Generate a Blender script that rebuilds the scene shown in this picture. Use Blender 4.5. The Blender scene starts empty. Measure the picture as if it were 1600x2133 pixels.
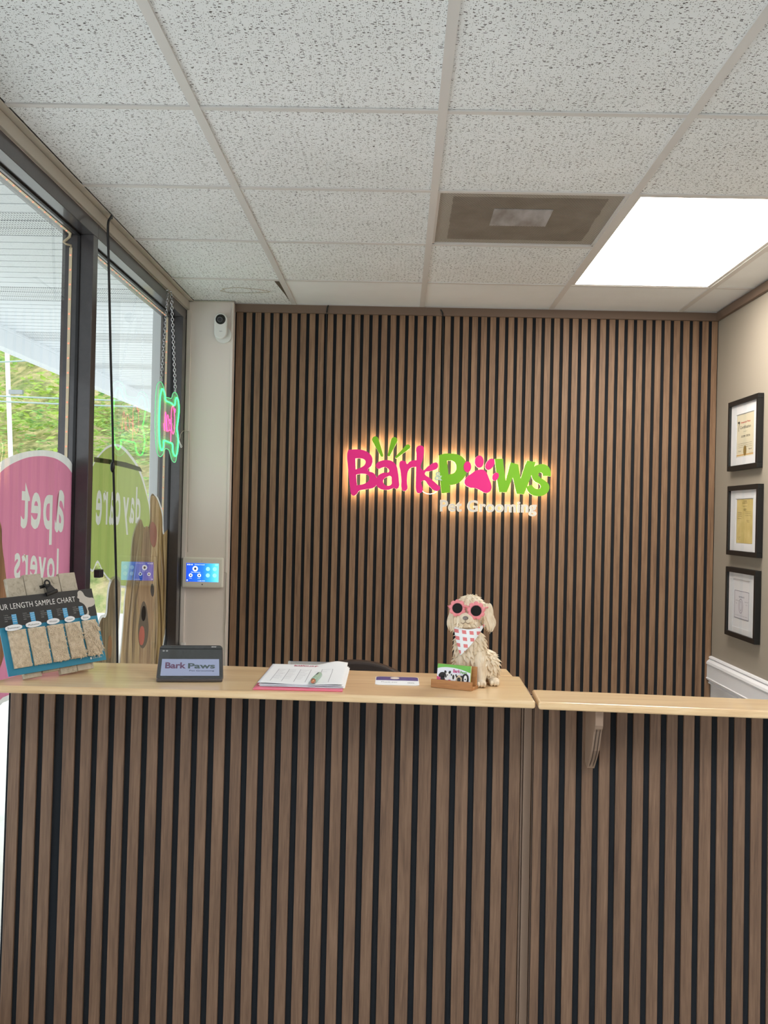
import bpy, bmesh, math, random
import numpy as np
from mathutils import Vector, Matrix, noise
random.seed(7)
PI = math.pi
S = bpy.context.scene
C = S.collection

# ------------------------------------------------------------------ camera
F = 2111.87                      # focal length in pixels of the 1600 x 2133 frame
YAW, PIT, ROL = -1.58962894e-02, 3.65149395e-03, 2.23920630e-02
CAM = Vector((0, 0, 1.5))
_f = Vector((math.sin(YAW) * math.cos(PIT), math.cos(YAW) * math.cos(PIT), math.sin(PIT)))
_r = Vector((math.cos(YAW), -math.sin(YAW), 0)); _u = _r.cross(_f)
RT = math.cos(ROL) * _r + math.sin(ROL) * _u
UP = -math.sin(ROL) * _r + math.cos(ROL) * _u
cd = bpy.data.cameras.new('camera'); cam = bpy.data.objects.new('camera', cd); C.objects.link(cam)
cd.sensor_fit = 'HORIZONTAL'; cd.sensor_width = 36; cd.lens = 36 * F / 1600
cd.clip_start = 0.05; cd.clip_end = 300
M = Matrix.Identity(4)
for i in range(3):
    M[i][0] = RT[i]; M[i][1] = UP[i]; M[i][2] = -_f[i]; M[i][3] = CAM[i]
cam.matrix_world = M
S.camera = cam

# ------------------------------------------------------------------ world, exposure
S.view_settings.view_transform = 'Standard'; S.view_settings.look = 'None'
S.view_settings.gamma = 1.0; S.view_settings.use_curve_mapping = False
S.view_settings.exposure = 1.18
W = bpy.data.worlds.new('world'); S.world = W; W.use_nodes = True
nt = W.node_tree; nt.nodes.clear()
wo = nt.nodes.new('ShaderNodeOutputWorld'); bg = nt.nodes.new('ShaderNodeBackground')
tc = nt.nodes.new('ShaderNodeTexCoord'); sx = nt.nodes.new('ShaderNodeSeparateXYZ'); cr = nt.nodes.new('ShaderNodeValToRGB')
nt.links.new(tc.outputs['Generated'], sx.inputs[0]); nt.links.new(sx.outputs['Z'], cr.inputs[0])
cr.color_ramp.elements[0].color = (0.93, 0.97, 1.0, 1); cr.color_ramp.elements[1].color = (0.80, 0.90, 1.0, 1)
nt.links.new(cr.outputs[0], bg.inputs[0]); nt.links.new(bg.outputs[0], wo.inputs[0])
SKY = 1.05
bg.inputs[1].default_value = SKY
S.cycles.max_bounces = 8; S.cycles.diffuse_bounces = 5; S.cycles.glossy_bounces = 4
S.cycles.transparent_max_bounces = 12; S.cycles.transmission_bounces = 6
S.cycles.sample_clamp_indirect = 6.0; S.cycles.caustics_reflective = False; S.cycles.caustics_refractive = False
S.cycles.use_denoising = True
ROOM_FILL = 8.6  # radiance of the unseen panels added as room fill
PANEL = 7.0                     # radiance of the ceiling light panels
def portal(name, loc, rot, sx_, sy_):
    l = bpy.data.lights.new(name, 'AREA'); l.shape = 'RECTANGLE'; l.size = sx_; l.size_y = sy_
    l.cycles.is_portal = True
    o = bpy.data.objects.new(name, l); C.objects.link(o); o.location = loc; o.rotation_euler = rot
    return o
portal('daylight_portal_left', (-1.10, 1.2, 1.26), (0, -PI / 2, 0), 2.3, 7.2)
portal('daylight_portal_front', (2.2, -2.66, 1.35), (PI / 2, 0, 0), 1.7, 2.3)
sun = bpy.data.lights.new('sun', 'SUN'); sun.energy = 1.12; sun.color = (1.0, .95, .86); sun.angle = math.radians(6)
so = bpy.data.objects.new('sun', sun); C.objects.link(so); so.rotation_euler = Vector((.42, .42, -.80)).to_track_quat('-Z', 'Y').to_euler(); so.location = (-8, -4, 12)

# ------------------------------------------------------------------ helpers
def ray(x, y): return _f + RT * ((x - 800) / F) - UP * ((y - 1066.5) / F)
def on_x(x, y, X): d = ray(x, y); return CAM + d * (X / d.x)
def on_y(x, y, Y): d = ray(x, y); return CAM + d * (Y / d.y)
def on_z(x, y, Z): d = ray(x, y); return CAM + d * ((Z - CAM.z) / d.z)

def tag(o, label=None, cat=None, group=None, kind=None):
    if label: o['label'] = label
    if cat: o['category'] = cat
    if group: o['group'] = group
    if kind: o['kind'] = kind
    return o
def empty(name, loc, label=None, cat=None, group=None, rz=0):
    o = bpy.data.objects.new(name, None); C.objects.link(o); o.location = loc; o.rotation_euler = (0, 0, rz)
    o.empty_display_size = 0.05
    tag(o, label, cat, group); return o
class MB:
    def __init__(s): s.v = []; s.f = []; s.m = []; s.uv = None
    def add(s, vs, fs, m=0):
        n = len(s.v); s.v += [tuple(p) for p in vs]; s.f += [[i + n for i in f] for f in fs]; s.m += [m] * len(fs); return s
    def box(s, a, b, m=0, M4=None):
        x0, y0, z0 = [min(a[i], b[i]) for i in range(3)]; x1, y1, z1 = [max(a[i], b[i]) for i in range(3)]
        vs = [(x0, y0, z0), (x1, y0, z0), (x1, y1, z0), (x0, y1, z0), (x0, y0, z1), (x1, y0, z1), (x1, y1, z1), (x0, y1, z1)]
        if M4: vs = [M4 @ Vector(p) for p in vs]
        return s.add(vs, [(3, 2, 1, 0), (4, 5, 6, 7), (0, 1, 5, 4), (1, 2, 6, 5), (2, 3, 7, 6), (3, 0, 4, 7)], m)
    def prism(s, pts, vec, m=0):
        """closed polygon pts (3D) extruded by vec"""
        n = len(pts); a = [Vector(p) for p in pts]; b = [p + Vector(vec) for p in a]
        return s.add(a + b, [tuple(range(n))[::-1], tuple(range(n, 2 * n))] + [(i, (i + 1) % n, n + (i + 1) % n, n + i) for i in range(n)], m)
    def tube(s, pts, r, n=8, m=0, closed=False, flat=None, up=None):
        pts = [Vector(p) for p in pts]; N = len(pts); rings = []; prev = None
        for i, p in enumerate(pts):
            if closed: t = pts[(i + 1) % N] - pts[i - 1]
            else: t = pts[min(i + 1, N - 1)] - pts[max(i - 1, 0)]
            t.normalize()
            if prev is None:
                u = Vector(up) if up else (Vector((0, 0, 1)) if abs(t.z) < .9 else Vector((1, 0, 0)))
            else: u = prev
            a = t.cross(u).normalized(); u = a.cross(t).normalized(); prev = u
            rr = r[i] if isinstance(r, (list, tuple)) else r
            fl = 1 if flat is None else flat
            rings.append([p + a * math.cos(2 * PI * k / n) * rr + u * math.sin(2 * PI * k / n) * rr * fl for k in range(n)])
        vs = [q for g in rings for q in g]; fs = []
        for i in range(N if closed else N - 1):
            j = (i + 1) % N
            for k in range(n): fs.append((i * n + k, i * n + (k + 1) % n, j * n + (k + 1) % n, j * n + k))
        if not closed: fs += [tuple(range(n))[::-1], tuple(range((N - 1) * n, N * n))]
        return s.add(vs, fs, m)
    def ell(s, c, r, m=0, seg=20, rin=12, rot=None):
        vs = []; fs = []; R3 = rot.to_matrix() if rot else None
        for i in range(rin + 1):
            th = PI * i / rin
            for k in range(seg):
                ph = 2 * PI * k / seg; p = Vector((r[0] * math.sin(th) * math.cos(ph), r[1] * math.sin(th) * math.sin(ph), r[2] * math.cos(th)))
                if R3: p = R3 @ p
                vs.append(p + Vector(c))
        for i in range(rin):
            for k in range(seg): fs.append((i * seg + k, (i + 1) * seg + k, (i + 1) * seg + (k + 1) % seg, i * seg + (k + 1) % seg))
        return s.add(vs, fs, m)
    def cyl(s, c, axis, r, h, n=24, m=0, r2=None):
        ax = Vector(axis).normalized(); u = ax.orthogonal().normalized(); w = ax.cross(u); c = Vector(c); r2 = r if r2 is None else r2
        a = [c + u * math.cos(2 * PI * k / n) * r + w * math.sin(2 * PI * k / n) * r for k in range(n)]
        b = [c + ax * h + u * math.cos(2 * PI * k / n) * r2 + w * math.sin(2 * PI * k / n) * r2 for k in range(n)]
        return s.add(a + b, [tuple(range(n))[::-1], tuple(range(n, 2 * n))] + [(k, (k + 1) % n, n + (k + 1) % n, n + k) for k in range(n)], m)
    def build(s, name, mats, parent=None, smooth=False, bevel=0, loc=None, clean=False, seg=2):
        me = bpy.data.meshes.new(name); me.from_pydata(s.v, [], s.f)
        if not isinstance(mats, (list, tuple)): mats = [mats]
        for m in mats: me.materials.append(m)
        me.polygons.foreach_set('material_index', s.m)
        if smooth: me.polygons.foreach_set('use_smooth', [True] * len(s.f))
        if s.uv:
            ul = me.uv_layers.new(name='UVMap')
            for l in me.loops: ul.data[l.index].uv = s.uv[l.vertex_index]
        if clean:
            bm = bmesh.new(); bm.from_mesh(me); bmesh.ops.remove_doubles(bm, verts=bm.verts, dist=1e-6)
            bmesh.ops.recalc_face_normals(bm, faces=bm.faces); bm.to_mesh(me); bm.free()
        me.update()
        o = bpy.data.objects.new(name, me); C.objects.link(o)
        if loc: o.location = loc
        if parent: o.parent = parent
        if bevel:
            b = o.modifiers.new('bevel', 'BEVEL'); b.width = bevel; b.segments = seg; b.limit_method = 'ANGLE'; b.angle_limit = math.radians(40)
        return o
def struct(o): o['kind'] = 'structure'; return o

def text_mesh(s, bold=0.0, spacing=1.0):
    """outline text as verts / faces normalised to its own box (0..1, 0..1); returns verts, faces, aspect"""
    cu = bpy.data.curves.new('t', 'FONT'); cu.body = s; cu.size = 1; cu.offset = bold; cu.resolution_u = 4; cu.space_character = spacing
    o = bpy.data.objects.new('t', cu); C.objects.link(o)
    bpy.context.view_layer.update()
    me = bpy.data.meshes.new_from_object(o.evaluated_get(bpy.context.evaluated_depsgraph_get()))
    vs = [v.co.copy() for v in me.vertices]; fs = [tuple(p.vertices) for p in me.polygons]
    bpy.data.objects.remove(o); bpy.data.curves.remove(cu); bpy.data.meshes.remove(me)
    x0 = min(v.x for v in vs); x1 = max(v.x for v in vs); y0 = min(v.y for v in vs); y1 = max(v.y for v in vs)
    return [((v.x - x0) / (x1 - x0), (v.y - y0) / (y1 - y0)) for v in vs], fs, (x1 - x0) / (y1 - y0)
def text_on(mb, s, o, U, V, w, h, thick=None, N=None, bold=0.0, m=0, spacing=1.0):
    """text filling the box o, o+U*w, o+V*h"""
    vs, fs, a = text_mesh(s, bold, spacing); o = Vector(o); U = Vector(U); V = Vector(V)
    p = [o + U * (x * w) + V * (y * h) for x, y in vs]
    if thick:
        N = Vector(N); q = [v + N * thick for v in p]; n = len(p)
        ed = {}
        for f in fs:
            for i in range(len(f)):
                a_, b_ = f[i], f[(i + 1) % len(f)]
                if (b_, a_) in ed: del ed[(b_, a_)]
                else: ed[(a_, b_)] = 1
        sides = [(a_, b_, b_ + n, a_ + n) for a_, b_ in ed]
        mb.add(p + q, [tuple(reversed(f)) for f in fs] + [tuple(i + n for i in f) for f in fs] + sides, m)
    else: mb.add(p, fs, m)
    return mb
def text_loops(st, bold, spacing=1.0):
    """boundary loops of a word in its own 0..1 box"""
    vs, fs, a = text_mesh(st, bold, spacing); key = {}; idx = []; P = []
    for v in vs:
        k = (round(v[0], 5), round(v[1], 5))
        if k not in key: key[k] = len(P); P.append(v)
        idx.append(key[k])
    ed = {}
    for f in fs:
        f = [idx[i] for i in f]
        for i in range(len(f)):
            x, y = f[i], f[(i + 1) % len(f)]
            if x == y: continue
            if (y, x) in ed: del ed[(y, x)]
            else: ed[(x, y)] = 1
    nx = {}
    for x, y in ed: nx.setdefault(x, []).append(y)
    loops = []
    while nx:
        st_ = next(iter(nx)); lp = [st_]; c = st_
        while True:
            l = nx[c]; d = l.pop()
            if not l: del nx[c]
            if d == st_ or d not in nx: break
            lp.append(d); c = d
        if len(lp) > 3: loops.append([P[i] for i in lp])
    return loops
def outline_mesh(splines, smooth=True):
    """filled 2D outline (first spline outer, rest holes) -> verts2d, faces"""
    cu = bpy.data.curves.new('c', 'CURVE'); cu.dimensions = '2D'; cu.fill_mode = 'BOTH'; cu.resolution_u = 5
    for pts in splines:
        sp = cu.splines.new('BEZIER'); sp.bezier_points.add(len(pts) - 1); sp.use_cyclic_u = True
        for b, p in zip(sp.bezier_points, pts):
            b.co = (p[0], p[1], 0)
            t = 'AUTO' if (smooth and len(p) == 2) else 'VECTOR'
            b.handle_left_type = t; b.handle_right_type = t
    o = bpy.data.objects.new('c', cu); C.objects.link(o); bpy.context.view_layer.update()
    me = bpy.data.meshes.new_from_object(o.evaluated_get(bpy.context.evaluated_depsgraph_get()))
    bm = bmesh.new(); bm.from_mesh(me); bmesh.ops.remove_doubles(bm, verts=bm.verts, dist=1e-4)
    bmesh.ops.recalc_face_normals(bm, faces=bm.faces)
    vs = [(v.co.x, v.co.y) for v in bm.verts]; bm.verts.index_update(); fs = [tuple(v.index for v in f.verts) for f in bm.faces]
    bm.free(); bpy.data.objects.remove(o); bpy.data.curves.remove(cu); bpy.data.meshes.remove(me)
    return vs, fs
def outline_on(mb, splines, fn, vec=None, m=0, smooth=True):
    vs, fs = outline_mesh(splines, smooth); p = [Vector(fn(x, y)) for x, y in vs]
    if vec is None: return mb.add(p, fs, m)
    n = len(p); q = [v + Vector(vec) for v in p]; ed = {}
    for f in fs:
        for i in range(len(f)):
            a, b = f[i], f[(i + 1) % len(f)]
            if (b, a) in ed: del ed[(b, a)]
            else: ed[(a, b)] = 1
    return mb.add(p + q, [tuple(reversed(f)) for f in fs] + [tuple(i + n for i in f) for f in fs] + [(a, b, b + n, a + n) for a, b in ed], m)

# ------------------------------------------------------------------ materials
def srgb(r, g, b):
    f = lambda c: (c / 255 / 12.92) if c / 255 <= .04045 else ((c / 255 + .055) / 1.055) ** 2.4
    return (f(r), f(g), f(b), 1)
def mat(name, col, rough=.6, metal=0, spec=.5, emit=None, es=0, alpha=None, coat=0):
    m = bpy.data.materials.new(name); m.use_nodes = True; b = m.node_tree.nodes['Principled BSDF']
    b.inputs['Base Color'].default_value = col; b.inputs['Roughness'].default_value = rough
    b.inputs['Metallic'].default_value = metal; b.inputs['Specular IOR Level'].default_value = spec
    b.inputs['Coat Weight'].default_value = coat
    if emit: b.inputs['Emission Color'].default_value = emit; b.inputs['Emission Strength'].default_value = es
    return m
class G:
    """node graph helper"""
    def __init__(s, m): s.m = m; s.t = m.node_tree; s.b = s.t.nodes.get('Principled BSDF')
    def n(s, ty, **k):
        x = s.t.nodes.new('ShaderNode' + ty)
        for a, v in k.items():
            if a in ('operation', 'data_type', 'blend_type', 'noise_dimensions', 'feature', 'interpolation_type', 'distance', 'voronoi_dimensions', 'wave_type', 'bands_direction'): setattr(x, a, v)
        return x
    def l(s, a, b): s.t.links.new(a, b)
    def coord(s, kind='Object', scale=(1, 1, 1), rot=(0, 0, 0), loc=(0, 0, 0)):
        c = s.n('TexCoord'); mp = s.n('Mapping'); mp.inputs['Scale'].default_value = scale; mp.inputs['Rotation'].default_value = rot; mp.inputs['Location'].default_value = loc
        s.l(c.outputs[kind], mp.inputs[0]); return mp.outputs[0]
    def noise(s, vec, scale, detail=3, rough=.5, dist=0):
        x = s.n('TexNoise'); x.inputs['Scale'].default_value = scale; x.inputs['Detail'].default_value = detail
        x.inputs['Roughness'].default_value = rough; x.inputs['Distortion'].default_value = dist; s.l(vec, x.inputs['Vector']); return x.outputs['Fac']
    def ramp(s, fac, stops):
        x = s.n('ValToRGB'); e = x.color_ramp.elements
        while len(e) < len(stops): e.new(.5)
        for i, (p, c) in enumerate(stops): e[i].position = p; e[i].color = c if len(c) == 4 else (*c, 1)
        s.l(fac, x.inputs[0]); return x.outputs[0]
    def math(s, op, a, b=None, c=None):
        x = s.n('Math', operation=op)
        for i, v in enumerate((a, b, c)):
            if v is None: continue
            if isinstance(v, (int, float)): x.inputs[i].default_value = v
            else: s.l(v, x.inputs[i])
        return x.outputs[0]
    def mix(s, fac, a, b):
        x = s.n('Mix', data_type='RGBA')
        for i, v in ((0, fac), (6, a), (7, b)):
            if isinstance(v, (int, float)): x.inputs[i].default_value = v
            elif isinstance(v, tuple): x.inputs[i].default_value = v
            else: s.l(v, x.inputs[i])
        return x.outputs[2]
    def bump(s, h, strength=.3, dist=.002):
        x = s.n('Bump'); x.inputs['Strength'].default_value = strength; x.inputs['Distance'].default_value = dist
        s.l(h, x.inputs['Height']); s.l(x.outputs[0], s.b.inputs['Normal'])
    def base(s, c): s.l(c, s.b.inputs['Base Color'])

def wood(name, c1, c2, c3, axis='z', rough=.5, fine=1.0, coat=0, spec=.5, bumpy=.15):
    m = mat(name, c1, rough, coat=coat, spec=spec); g = G(m)
    sc = {'z': (60, 60, 2.2), 'x': (1.5, 34, 34), 'y': (26, 2, 26)}[axis]
    v = g.coord('Object', tuple(k * fine for k in sc)); n1 = g.noise(v, 1.0, 5, .6, .6)
    v2 = g.coord('Object', tuple(k * fine * 5 for k in sc)); n2 = g.noise(v2, 1.0, 3, .6)
    f = g.math('ADD', g.math('MULTIPLY', n1, .55), g.math('MULTIPLY', n2, .45))
    g.base(g.ramp(f, [(.3, c1), (.5, c2), (.68, c3)])); g.bump(f, bumpy, .001)
    return m
slat_wood = wood('slat_wood', srgb(90, 67, 50), srgb(128, 99, 75), srgb(148, 119, 93), 'z', .55, 1.0)
counter_slat_wood = wood('counter_slat_wood', srgb(78, 56, 42), srgb(111, 84, 64), srgb(132, 103, 81), 'z', .5, .8)
felt = mat('black_felt', srgb(37, 40, 44), .95, spec=.1); g = G(felt); g.bump(g.noise(g.coord('Object'), 900, 2), .4, .001)
top_wood = wood('light_counter_wood', srgb(196, 156, 112), srgb(226, 194, 150), srgb(240, 216, 178), 'x', .28, .55, coat=.25, bumpy=.05)
holder_wood = wood('bamboo_wood', srgb(150, 100, 58), srgb(178, 126, 78), srgb(196, 146, 96), 'x', .5, 3)
brown_paint = mat('brown_trim_paint', srgb(112, 92, 78), .55); g = G(brown_paint); g.bump(g.noise(g.coord('Object'), 60, 3), .08, .001)
brown_front = mat('brown_post_paint', srgb(146, 122, 104), .5); g = G(brown_front); g.bump(g.noise(g.coord('Object'), 60, 3), .08, .001)
dark_metal = mat('dark_bronze_frame', srgb(58, 54, 56), .32, spec=.6, coat=.35); g = G(dark_metal)
n_ = g.noise(g.coord('Object'), 35, 5, .7); g.base(g.ramp(n_, [(.3, srgb(48, 45, 48)), (.66, srgb(58, 54, 56)), (.8, srgb(80, 78, 80))]))
gasket = mat('black_gasket', srgb(14, 14, 18), .6)
wall_white = mat('offwhite_wall_paint', srgb(228, 219, 213), .75); g = G(wall_white); g.bump(g.noise(g.coord('Object', (300, 300, 30)), 1, 3), .06, .001)
wall_beige = mat('beige_wall_paint', srgb(156, 147, 134), .8); g = G(wall_beige); g.bump(g.noise(g.coord('Object'), 220, 3), .06, .001)
wains_white = mat('white_gloss_paint', srgb(236, 237, 242), .45); g = G(wains_white); g.bump(g.noise(g.coord('Object'), 40, 2), .04, .001)
trim_cream = mat('cream_trim_paint', srgb(190, 184, 172), .55); g = G(trim_cream); g.bump(g.noise(g.coord('Object'), 60, 2), .05, .001)
grid_white = mat('ceiling_grid_paint', srgb(214, 212, 210), .45); g = G(grid_white); g.bump(g.noise(g.coord('Object'), 50, 2), .03, .001)
dark_gap = mat('dark_gap', srgb(22, 20, 18), .9)
white_plastic = mat('white_plastic', srgb(228, 228, 226), .3); g = G(white_plastic); g.bump(g.noise(g.coord('Object'), 500, 2), .02, .0005)
grey_plastic = mat('warm_grey_plastic', srgb(228, 225, 216), .4); g = G(grey_plastic); g.bump(g.noise(g.coord('Object'), 500, 2), .02, .0005)
black_plastic = mat('black_plastic', srgb(18, 18, 20), .35); g = G(black_plastic); g.bump(g.noise(g.coord('Object'), 500, 2), .03, .0005)
black_gloss = mat('black_gloss_glass', srgb(12, 12, 14), .04, spec=.8)
black_frame = mat('black_frame_paint', srgb(16, 17, 17), .45); g = G(black_frame); g.bump(g.noise(g.coord('Object'), 200, 2), .05, .0005)
paper_white = mat('paper_white', srgb(236, 238, 242), .8); g = G(paper_white); g.bump(g.noise(g.coord('Object'), 300, 2), .02, .0005)
ink = mat('grey_ink', srgb(96, 96, 104), .8)
ink_dark = mat('dark_ink', srgb(40, 38, 40), .8)
chrome = mat('chrome', srgb(200, 200, 204), .2, metal=1)
def simple(name, r, g_, b, rough=.6, **k): return mat(name, srgb(r, g_, b), rough, **k)
def emis(name, col, s, base=(0, 0, 0, 1)):
    return mat(name, base, .5, emit=col, es=s)

def ceiling_mat(name, fiss=True):
    m = mat(name, srgb(222, 220, 216), .9, spec=.2); g = G(m)
    v = g.coord('Object'); wv = g.n('VectorMath', operation='ADD')
    nz = g.n('TexNoise'); nz.inputs['Scale'].default_value = 14; g.l(v, nz.inputs['Vector'])
    sc = g.n('VectorMath', operation='SCALE'); sc.inputs['Scale'].default_value = .03; g.l(nz.outputs['Color'], sc.inputs[0])
    g.l(v, wv.inputs[0]); g.l(sc.outputs[0], wv.inputs[1])
    def holes(scx, scy, r, keep, rnd=1.0):
        mp = g.n('Mapping'); mp.inputs['Scale'].default_value = (scx, scy, 0); g.l(wv.outputs[0], mp.inputs[0])
        vo = g.n('TexVoronoi', voronoi_dimensions='2D'); vo.inputs['Scale'].default_value = 1; vo.inputs['Randomness'].default_value = rnd; g.l(mp.outputs[0], vo.inputs['Vector'])
        cs = g.n('SeparateColor'); g.l(vo.outputs['Color'], cs.inputs[0])
        k = g.math('GREATER_THAN', cs.outputs[0], 1 - keep)
        rad = g.math('MULTIPLY', g.math('MULTIPLY_ADD', cs.outputs[1], .6, .4), r)
        d = g.math('LESS_THAN', vo.outputs['Distance'], rad)
        return g.math('MULTIPLY', d, k)
    a = holes(210, 210, .26, .42); b = holes(70, 175, .27, .32)
    c = holes(55, 90, .19, .26)
    h = g.math('MAXIMUM', g.math('MAXIMUM', a, b), c)
    blot = g.noise(v, 3.0, 3); base = g.ramp(blot, [(.3, srgb(230, 233, 234)), (.7, srgb(238, 241, 243))])
    if fiss:
        g.base(g.mix(h, base, srgb(88, 84, 80))); g.bump(g.math('SUBTRACT', 1.0, h), .35, .002)
    else:
        g.base(base); g.bump(g.noise(v, 120, 4), .3, .002)
    return m
tile_mat = ceiling_mat('fissured_ceiling_tile'); tile_smooth = ceiling_mat('smooth_ceiling_tile', False)

# clear glass pane: fresnel mix of transparent and mirror
glass = bpy.data.materials.new('window_glass'); glass.use_nodes = True; gt = glass.node_tree; gt.nodes.clear()
o_ = gt.nodes.new('ShaderNodeOutputMaterial'); mx = gt.nodes.new('ShaderNodeMixShader'); tr = gt.nodes.new('ShaderNodeBsdfTransparent')
gl = gt.nodes.new('ShaderNodeBsdfGlossy'); gl.inputs['Roughness'].default_value = 0.0; 
def schlick(t, f0):
    """two-sided fresnel factor of a thin pane"""
    g_ = t.nodes.new('ShaderNodeNewGeometry'); d = t.nodes.new('ShaderNodeVectorMath'); d.operation = 'DOT_PRODUCT'
    t.links.new(g_.outputs['Normal'], d.inputs[0]); t.links.new(g_.outputs['Incoming'], d.inputs[1])
    def mt(op, a, b=None):
        x = t.nodes.new('ShaderNodeMath'); x.operation = op
        for i, v in enumerate((a, b)):
            if v is None: continue
            if isinstance(v, (int, float)): x.inputs[i].default_value = v
            else: t.links.new(v, x.inputs[i])
        return x.outputs[0]
    q = mt('SUBTRACT', 1.0, mt('ABSOLUTE', d.outputs['Value']))
    return mt('MULTIPLY', mt('ADD', mt('MULTIPLY', mt('POWER', q, 5.0), 1 - f0), f0), min(1.0, f0 / .01))
fr = schlick(gt, .065)
tr.inputs[0].default_value = (.95, .97, .97, 1)
gt.links.new(fr, mx.inputs[0]); gt.links.new(tr.outputs[0], mx.inputs[1]); gt.links.new(gl.outputs[0], mx.inputs[2]); gt.links.new(mx.outputs[0], o_.inputs[0])
def clear(name, col=(.9, .95, .95, 1), ior=1.35, rough=.02, haze=0.0):
    m = bpy.data.materials.new(name); m.use_nodes = True; t = m.node_tree; t.nodes.clear()
    o = t.nodes.new('ShaderNodeOutputMaterial'); x = t.nodes.new('ShaderNodeMixShader'); a = t.nodes.new('ShaderNodeBsdfTransparent'); b = t.nodes.new('ShaderNodeBsdfGlossy')
    f = schlick(t, ((ior - 1) / (ior + 1)) ** 2 * 1.6); a.inputs[0].default_value = col; b.inputs['Roughness'].default_value = rough
    t.links.new(f, x.inputs[0]); t.links.new(a.outputs[0], x.inputs[1]); t.links.new(b.outputs[0], x.inputs[2])
    if haze:
        y = t.nodes.new('ShaderNodeMixShader'); d = t.nodes.new('ShaderNodeBsdfDiffuse'); d.inputs[0].default_value = (.9, .95, .92, 1); y.inputs[0].default_value = haze
        t.links.new(x.outputs[0], y.inputs[1]); t.links.new(d.outputs[0], y.inputs[2]); t.links.new(y.outputs[0], o.inputs[0])
    else: t.links.new(x.outputs[0], o.inputs[0])
    return m
acrylic = clear('clear_acrylic', (.95, .97, .96, 1), 1.02, .4, .16)
picture_glass = clear('picture_glass', (.98, .98, .98, 1), 1.3, .02)

def vinyl(name, col, tl=.85, streak=False):
    """printed window film seen from behind: diffuse with translucency"""
    m = bpy.data.materials.new(name); m.use_nodes = True; g = G(m); t = g.t
    b = g.b; o = t.nodes['Material Output']; b.inputs['Roughness'].default_value = .6; b.inputs['Specular IOR Level'].default_value = .2
    if streak: colr = streak(g)
    else:
        n = g.noise(g.coord('Object', (1, 9, 1.2)), 2.2, 4, .6); c2 = tuple(min(1, k * .9) for k in col[:3]) + (1,)
        colr = g.ramp(n, [(.35, c2), (.65, col)])
    g.base(colr); tl_ = g.n('BsdfTranslucent'); g.l(colr, tl_.inputs[0]); x = g.n('MixShader'); x.inputs[0].default_value = tl
    g.l(b.outputs[0], x.inputs[1]); g.l(tl_.outputs[0], x.inputs[2]); g.l(x.outputs[0], o.inputs[0])
    return m

# ================================================================== LARGE STRUCTURE
H = 2.496; XL, XR = -1.03, 1.49; YB = 4.83; T = .6096; GX = -.5266; GY = 4.3219
def sbox(name, a, b, m, **k): return struct(MB().box(a, b).build(name, m, **k))
floor_m = mat('pale_bounce_floor', srgb(206, 202, 196), .45); g = G(floor_m); g.base(g.ramp(g.noise(g.coord('Object'), 6, 5), [(.3, srgb(220, 218, 212)), (.7, srgb(230, 228, 224))]))  # unseen floor, made pale to bounce light up to the ceiling
sbox('floor', (-1.15, -2.7, -.06), (3.3, 4.95, 0), floor_m)
# ceiling: tile field + grid
cm = MB(); random.seed(3)
xs = [GX - T * k for k in range(1, 2)] + [GX + T * k for k in range(0, 8)]
ys = [GY - T * k for k in range(-1, 12)]
for i in range(-1, 7):
    x0 = max(GX + i * T, -1.0); x1 = min(GX + (i + 1) * T, 3.22)
    if x1 - x0 < .05: continue
    for j in range(-1, 12):
        y1 = min(GY - (j - 0) * T + 0, GY - j * T); y0 = y1 - T; y1 = min(y1, YB)
        if j == -1: y0 = GY; y1 = YB
        if y1 > GY and j != -1: continue
        if x0 >= 1.301 and y0 > 2.0: x1 = min(x1, 1.49)
        if x0 > 1.5 and y0 > 1.9: continue
        if i == 2 and j in (0, 1): continue            # the troffer
        if i == 1 and j == 1: continue                 # the vent
        if i == 2 and j in (5, 6): continue
        if i == 5 and j in (5, 6): continue
        sm = (j == -1 and i >= 0) or (i == 3 and j <= 0)
        dz = random.uniform(0, .002)
        cm.box((x0 + .003, y0 + .003, H + .002 + dz), (x1 - .003, y1 - .003, H + .018 + dz), 1 if sm else 0)
# thin slab above the tiles closes the plenum
ceil = struct(cm.build('ceiling', [tile_mat, tile_smooth]))
gm = MB()
for i in range(0, 8):
    x = GX + i * T
    if x > 3.2: continue
    gm.box((x - .0118, -2.6, H - .002), (x + .0118, YB if x < 1.49 else 2.0, H + .004))
for j in range(0, 12):
    y = GY - j * T
    xe = 1.485 if y > 2.0 else 3.2
    segs = [(-1.0, xe)]
    if j == 1: segs = [(-1.0, GX + 2 * T), (GX + 3 * T, xe)]
    for a, b in segs: gm.box((a, y - .010, H - .001), (b, y + .010, H + .003))
gm.box((-1.0, YB - .012, H - .001), (1.49, YB, H + .003))
gm.build('ceiling_grid', grid_white, ceil)
MB().box((-1.15, -2.7, H + .14), (3.3, 4.95, H + .2)).build('plenum_deck', dark_gap, ceil)

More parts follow.
